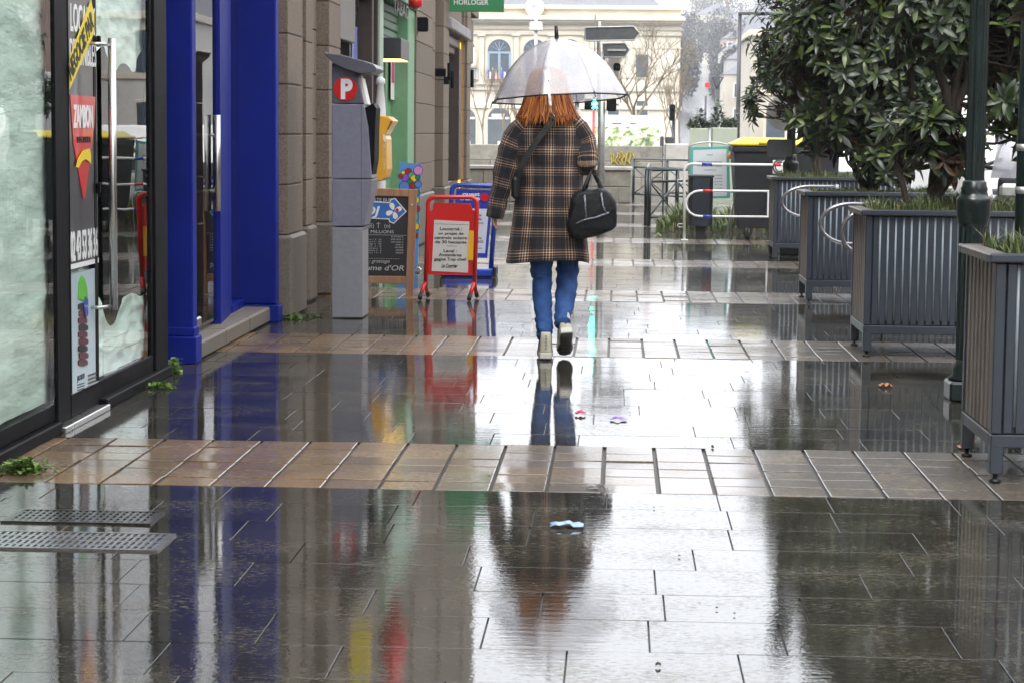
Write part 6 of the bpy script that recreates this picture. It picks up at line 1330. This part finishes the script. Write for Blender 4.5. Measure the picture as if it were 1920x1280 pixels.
def leafy(x, y, z, r_, h, seed, label, m=M_leaf2, n=1900, L_=.6):
    r = random.Random(seed); t = thing('hill_tree', label, 'tree', (x, y, z), 'trees up the hazy hill'); MB().tube([(x, y, z), (x, y, z+h*.5)], [.3, .15], 6).build('trunk', M_bark, t); b = MB()
    for i in range(n):
        v = Vector((r.gauss(0, 1), r.gauss(0, 1), r.gauss(0, 1))).normalized()*r.random()**.35; p = Vector((x+v.x*r_, y+v.y*r_, z+h*.62+v.z*h*.42))
        if mnoise.noise(p*.5) > -.2: leaf(b, p, Vector((r.gauss(0, 1), r.gauss(0, 1), r.gauss(0, 1))), Z_, L_, L_*.6, r)
    b.build('crown', m, t)
M_far = leafmat('far_tree_leaf', (.02, .022, .014), (.04, .045, .025), (.09, .085, .05), (.05, .045, .03), .7)
tl = [(1276, 300, 2.6, 8), (1278, 360, 3.2, 10), (1286, 420, 4, 13), (1290, 480, 4.5, 13), (1362, 300, 2.2, 6), (1358, 350, 2.6, 8), (1352, 400, 3.5, 12), (1340, 540, 4, 12), (1360, 290, 2.4, 7), (1385, 300, 3, 9), (1410, 380, 4.5, 13), (1300, 600, 6, 18), (1318, 660, 7, 18), (1340, 640, 7, 22), (1362, 600, 7, 22), (1385, 560, 7, 22), (1345, 470, 4.5, 14)]
for i, (px, Y, r_, h) in enumerate(tl):
    p = onY(px, 200, Y); leafy(p.x, Y, hz(0, Y)-.3, r_, h, 40+i, 'hazy tree %s the hill road, %s' % ('left of' if px < 1312 else 'right of', ['lowest', 'second from the bottom', 'third up', 'fourth up', 'small and low', 'second up', 'round topped and tall', 'near the top', 'small by the houses', 'behind the slim lamp', 'broad, near the magnolia', 'highest', 'at the very crest', 'tall on the crest above the V shaped lamp', 'tall below the crest', 'tallest, by the slim lamp', 'beside the upper road'][i]), M_far)
# street buildings behind the magnolias
def block(px0, px1, Y, ytop, m, label, nfl, dep=12, name='house'):
    a, c = onY(px0, 300, Y), onY(px1, ytop, Y); t = thing(name, label, 'building', ((a.x+c.x)/2, Y, -.16), 'street houses behind the magnolias'); w_ = c.x-a.x; h = c.z
    MB().box((a.x, Y, -.16), (c.x, Y+dep, h)).build('wall', m, t); b = MB(); b.bbox((a.x-.2, Y-.3, h+.002), (c.x+.2, Y+dep+.3, h+.35), .03); b.bbox((a.x-.05, Y-.1, 3.4), (c.x+.05, Y-.002, 3.65), .02); b.build('cornice', M_creamd, t)
    b = MB(); b.rings([[(a.x, Y+.3, h+.352), (c.x, Y+.3, h+.352), (c.x, Y+dep, h+.352), (a.x, Y+dep, h+.352)], [(a.x+1, Y+4, h+3.2), (c.x-1, Y+4, h+3.2), (c.x-1, Y+dep-4, h+3.2), (a.x+1, Y+dep-4, h+3.2)]], smooth=False); b.build('roof', M_slater, t)
    n = max(2, int(w_/2.6))
    for i in range(n):
        for j in range(nfl):
            wx = a.x+(i+.5)*w_/n; z = .6+j*3.1
            if z+1.9 > h: continue
            f = MB().bbox((wx-.66, Y-.09, z-.12), (wx+.66, Y+.05, z+1.92), .03).build('window', M_creamd, t); MB().box((wx-.5, Y-.12, z), (wx+.5, Y-.092, z+1.8)).build('pane', M_wing, f)
block(1405, 1600, 118, 70, hm[0], 'cream street house behind the far magnolia', 3)
block(1602, 1765, 104, 20, M_cream, 'taller beige street house seen through the magnolia gaps', 4)
block(1768, 2060, 92, 50, hm[3], 'pale street house behind the near lamp post', 3)
block(2065, 2500, 84, -40, hm[2], 'rose rendered street house beyond the right edge', 4)

def shading_house(x0, x1, y0, y1, h, m, label, face):  # added out of view to block sky light and shape the glass reflections
    t = thing('house', label, 'building', ((x0+x1)/2, (y0+y1)/2, -.16), 'houses across the road and behind the camera')
    MB().box((x0, y0, -.16), (x1, y1, h)).build('wall', m, t); b = MB(); b.bbox((x0-.3, y0-.3, h+.002), (x1+.3, y1+.3, h+.4), .04); b.build('cornice', M_creamd, t)
    L_ = (y1-y0) if face == 'x' else (x1-x0); n = int(L_/2.8)
    for i in range(n):
        for j in range(int(h/3.2)):
            u = (i+.5)*L_/n; z = .8+j*3.2
            if face == 'x': f = MB().bbox((x0-.08, y0+u-.7, z-.1), (x0+.05, y0+u+.7, z+1.9), .03).build('window', M_white, t); MB().box((x0-.11, y0+u-.55, z), (x0-.082, y0+u+.55, z+1.8)).build('pane', M_wing, f)
            else: f = MB().bbox((x0+u-.7, y1-.05, z-.1), (x0+u+.7, y1+.08, z+1.9), .03).build('window', M_white, t); MB().box((x0+u-.55, y1+.082, z), (x0+u+.55, y1+.11, z+1.8)).build('pane', M_wing, f)
shading_house(15.5, 26, -22, 8, 9.5, hm[1], 'grey house across the road, seen only as a reflection in the shop glass', 'x')
shading_house(15.8, 26, 8.3, 34, 8.2, hm[2], 'rose house across the road beside the grey one', 'x')
shading_house(15.5, 26, 34.3, 62, 9, hm[0], 'cream house across the road at the far end', 'x')
shading_house(-14, 2.5, -26, -14, 12, hm[1], 'grey house closing the street behind the camera', 'y')
shading_house(-12, -2.6, -13.5, 4.9, 10, hm[2], 'rose house on the shop side behind the camera', 'n')

# ------------------------------------------------------------------ vehicles on the road
def van(x, y, label, m=M_white, name='parked_van', h=2.3, L_=5.0, W_=1.95, cat='van'):
    t = thing(name, label, cat, (x, y, -.12)); z0 = -.12; s = h/2.3
    pro = [(0, .35), (0, 1.05), (.15, 1.2), (.9, 1.35), (1.55, 2.2), (1.8, 2.3), (L_-.1, 2.3), (L_, 2.1), (L_, .35)]
    b = MB(); b.prism([(q*1.0, v*s) for q, v in pro][::-1], (x, y, z0), Y_, Z_, X_, W_); o = bev(b.build('body', m, t), .05, 2)
    MB().prism([(.98, 1.40*s), (1.55, 2.12*s), (1.60, 2.12*s), (1.03, 1.38*s)], (x+.12, y-.03, z0), Y_, Z_, X_, W_-.24).build('windscreen', M_wing, t)
    for xx in (x-.006, x+W_-.004): MB().box((xx, y+1.5, z0+1.35*s), (xx+.01, y+2.5, z0+2.05*s)).build('side_window', M_wing, t)
    MB().box((x+.15, y+L_-.004, z0+1.3*s), (x+W_-.15, y+L_+.008, z0+2.0*s)).build('rear_window', M_wing, t)
    MB().bbox((x-.01, y-.06, z0+.3), (x+W_+.01, y+.1, z0+.62), .03).build('bumper', M_dgrey, t)
    for q in (.18, W_-.48): MB().bbox((x+q, y-.03, z0+.72*s), (x+q+.3, y+.05, z0+.95*s), .03).build('headlight', M_galv, t)
    b = MB(); b.box((x+W_/2-.26, y-.075, z0+.42), (x+W_/2+.26, y-.062, z0+.53)); b.build('number_plate', M_txtw, t)
    for q in (.85, L_-.95):
        for xx in (x+.0, x+W_-.2):
            wl_ = MB(Matrix.Translation((xx+.1, y+q, z0+.33)) @ Matrix.Rotation(R_(90), 4, 'Y')).lathe([(.2, -.11), (.31, -.11), (.33, -.06), (.33, .06), (.31, .11), (.2, .11)], (0, 0, 0), 22).build('wheel', M_rub, t)
            MB(Matrix.Translation((xx+.1, y+q, z0+.33)) @ Matrix.Rotation(R_(90), 4, 'Y')).lathe([(.19, -.115), (.19, .115)], (0, 0, 0), 14).build('rim', M_galv, wl_)
van(5.0, 33, 'white van parked on the road behind the magnolia stems', h=2.35)
van(6.8, 41, 'second white van further back on the road', h=2.1)
van(3.95, 47, 'white car standing on the road beside the tall slim lamp', name='parked_car', h=1.5, L_=4.2, W_=1.75, cat='car')
van(7.6, 56, 'white car farther along the road near the houses', name='parked_car', h=1.5, L_=4.2, W_=1.75, cat='car')
def scooter(x, y, rz, m, label, case=False):
    M = T(x, y, 0, rz); t = thing('motor_scooter', label, 'scooter', (x, y, 0))
    for q in (0, 1.3):
        MM = M @ Matrix.Translation((q, 0, .24)) @ Matrix.Rotation(R_(90), 4, 'X'); wl_ = MB(MM).lathe([(.14, -.05), (.22, -.05), (.24, 0), (.22, .05), (.14, .05)], (0, 0, 0), 20).build('wheel', M_rub, t); MB(MM).lathe([(.13, -.03), (.13, .03)], (0, 0, 0), 12).build('rim', M_galv, wl_)
    b = MB(M); b.prism([(-.12, .42), (.0, .5), (.12, .98), (.26, 1.02), (.33, .75), (.38, .36), (.8, .32), (.86, .62), (1.5, .80), (1.58, .60), (1.35, .40), (.95, .24), (.35, .24), (.2, .45)], (0, .16, 0), X_, Z_, -Y_, .32); bev(b.build('fairing', m, t), .04, 3)
    b = MB(M); b.bbox((.78, -.14, .66), (1.48, .14, .82), .05); b.build('seat', M_rub, t)
    b = MB(M); b.tube([(.2, -.34, 1.08), (.24, -.12, 1.03), (.24, .12, 1.03), (.2, .34, 1.08)], .018, 8); b.build('handlebar', M_rub, t)
    b = MB(M); b.rings([[(.05, -.2, .98), (.03, 0, .98), (.05, .2, .98), (.07, .2, .98), (.05, 0, .98), (.07, -.2, .98)], [(.2, -.15, 1.42), (.18, 0, 1.46), (.2, .15, 1.42), (.215, .15, 1.42), (.195, 0, 1.46), (.215, -.15, 1.42)]]); b.build('windscreen', M_pvc, t)
    for s_ in (-1, 1): b = MB(M); b.tube([(.22, .26*s_, 1.06), (.2, .34*s_, 1.25)], .008, 6); b.bbox((.17, .27*s_-.0, 1.23), (.20, .27*s_+.12, 1.33), .012); b.build('mirror', M_rub, t)
    b = MB(M); b.bbox((-.04, -.12, .82), (.12, .12, .94), .03); b.build('headlight', M_galv, t)
    if case: b = MB(M); b.bbox((1.25, -.24, .88), (1.72, .24, 1.24), .06); b.build('top_case', M_rub, t)
scooter(3.25, 20.6, R_(-60), M_white, 'white motor scooter with black details seen between the magnolia stems')
scooter(3.05, 16.6, R_(70), M_dgrey, 'dark motor scooter with a black top case right of the near lamp post', True)

# ------------------------------------------------------------------ litter, leaves, weeds
def scrap(name, px, py, sx, sy, h, m, label, seed, n=7, cat='litter', rz=0):
    r = random.Random(seed); p = onZ(px, py, .006); t = MB(T(p.x, p.y, .006, rz)); t.smooth = False; g = {}
    for i in range(n+1):
        for j in range(5): g[i, j] = t.pts([((i/n-.5)*sx*(1+.2*r.random()), (j/4-.5)*sy*(1+.3*r.random()), .002+h*r.random()*math.sin(3.14*(i+.5)/(n+1)))])
    for i in range(n):
        for j in range(4): t.face((g[i, j], g[i+1, j], g[i+1, j+1], g[i, j+1]))
    o = t.build(name, m, None, p); tag(o, label, cat); s = o.modifiers.new('s', 'SOLIDIFY'); s.thickness = .0012
    return o
M_pink = pbr('pink_petal', (.60, .02, .13), .4); M_purp = pbr('purple_film', (.22, .10, .5), .3, .4, 60); M_bw = pbr('blue_wrapper', (.04, .22, .55), .25, .9, 60, col2=(.5, .6, .7)); M_ol = pbr('fallen_leaf_orange', (.42, .14, .03), .4, .3, 30)
scrap('petal', 1088, 775, .045, .06, .016, M_pink, 'small pink crumpled petal on the wet paving behind the person', 1)
scrap('wrapper', 1160, 785, .07, .05, .010, M_purp, 'small purple plastic scrap on the wet paving', 2)
scrap('wrapper', 1063, 985, .10, .05, .014, M_bw, 'blue and silver sweet wrapper lying on the dark reflection', 3)
scrap('fallen_leaf', 1660, 723, .06, .08, .022, M_ol, 'orange brown fallen leaf on the paving before the planters', 4, cat='leaf')
scrap('fallen_leaf', 1120, 913, .07, .05, .012, pbr('dark_leaf', (.05, .028, .015), .3), 'dark brown leaf on the first sandstone band', 5, cat='leaf')
scrap('fallen_leaf', 1234, 444, .08, .16, .05, M_weed, 'green leaf sprig lying on the far paving', 6, cat='leaf')
scrap('paper_tissue', 784, 507, .055, .09, .035, M_white, 'white crumpled tissue beside the blackboard leg', 7)
scrap('twig', 1234, 1246, .012, .02, .006, M_rub, 'tiny black scrap on the bright foreground reflection', 8)
scrap('fallen_leaf', 1809, 838, .05, .06, .014, M_ol, 'small orange leaf near the foot of the nearest planter', 9, cat='leaf')
scrap('twig', 1336, 838, .010, .06, .01, M_bark, 'short dark twig on the pale reflection', 10)
rr = random.Random(5)
for i in range(12):
    px, py = rr.uniform(900, 1500), rr.uniform(640, 1180); p = onZ(px, py, .006)
    o = MB().lathe([(.001, 0), (.004, .001), (.003, .003), (.001, .004)], (p.x, p.y, .005), 6).build('grit', M_rub, None, p); tag(o, 'tiny dark speck of grit on the wet paving', 'grit', 'specks of grit on the paving')
def weed(px, py, w_, d_, h, n, label, seed, X=None):
    p = onZ(px, py); r = random.Random(seed); b = MB(); b.smooth = False
    for i in range(n):
        a = r.gauss(0, .45); q = Vector((p.x+a*w_, p.y+r.gauss(0, .45)*d_, r.random()**1.5*h*math.exp(-a*a))); leaf(b, q, Vector((r.gauss(0, 1), r.gauss(0, 1), r.uniform(0, 1.2))), Z_, .022, .016, r)
    tag(b.build('weed', M_weed, None, (p.x, p.y, 0)), label, 'weed', 'weeds along the shop fronts')
weed(42, 884, .085, .07, .05, 420, 'largest green weed clump at the left edge below the shop window', 1)
weed(326, 696, .03, .10, .07, 260, 'upright weed in the corner beside the first blue pilaster', 2)
weed(300, 727, .06, .05, .025, 160, 'flat weed trailing from the door threshold', 3)
weed(552, 597, .07, .10, .03, 240, 'small weed at the foot of the granite plinth', 4)
weed(585, 594, .06, .06, .012, 60, 'sparse weed right of the granite plinth', 5)

# ------------------------------------------------------------------ haze
if True:
    hm_ = bpy.data.materials.new('haze_air'); hm_.use_nodes = True; n = hm_.node_tree.nodes; n.remove(n['Principled BSDF'])
    pv = n.new('ShaderNodeVolumePrincipled'); pv.inputs['Color'].default_value = (.93, .95, 1, 1); pv.inputs['Density'].default_value = HAZE_D; pv.inputs['Anisotropy'].default_value = .2
    hm_.node_tree.links.new(pv.outputs[0], n['Material Output'].inputs['Volume'])
    hb_ = MB().box((-950, -350, -2), (950, 1650, 75)).build('haze', hm_); hb_['kind'] = 'stuff'
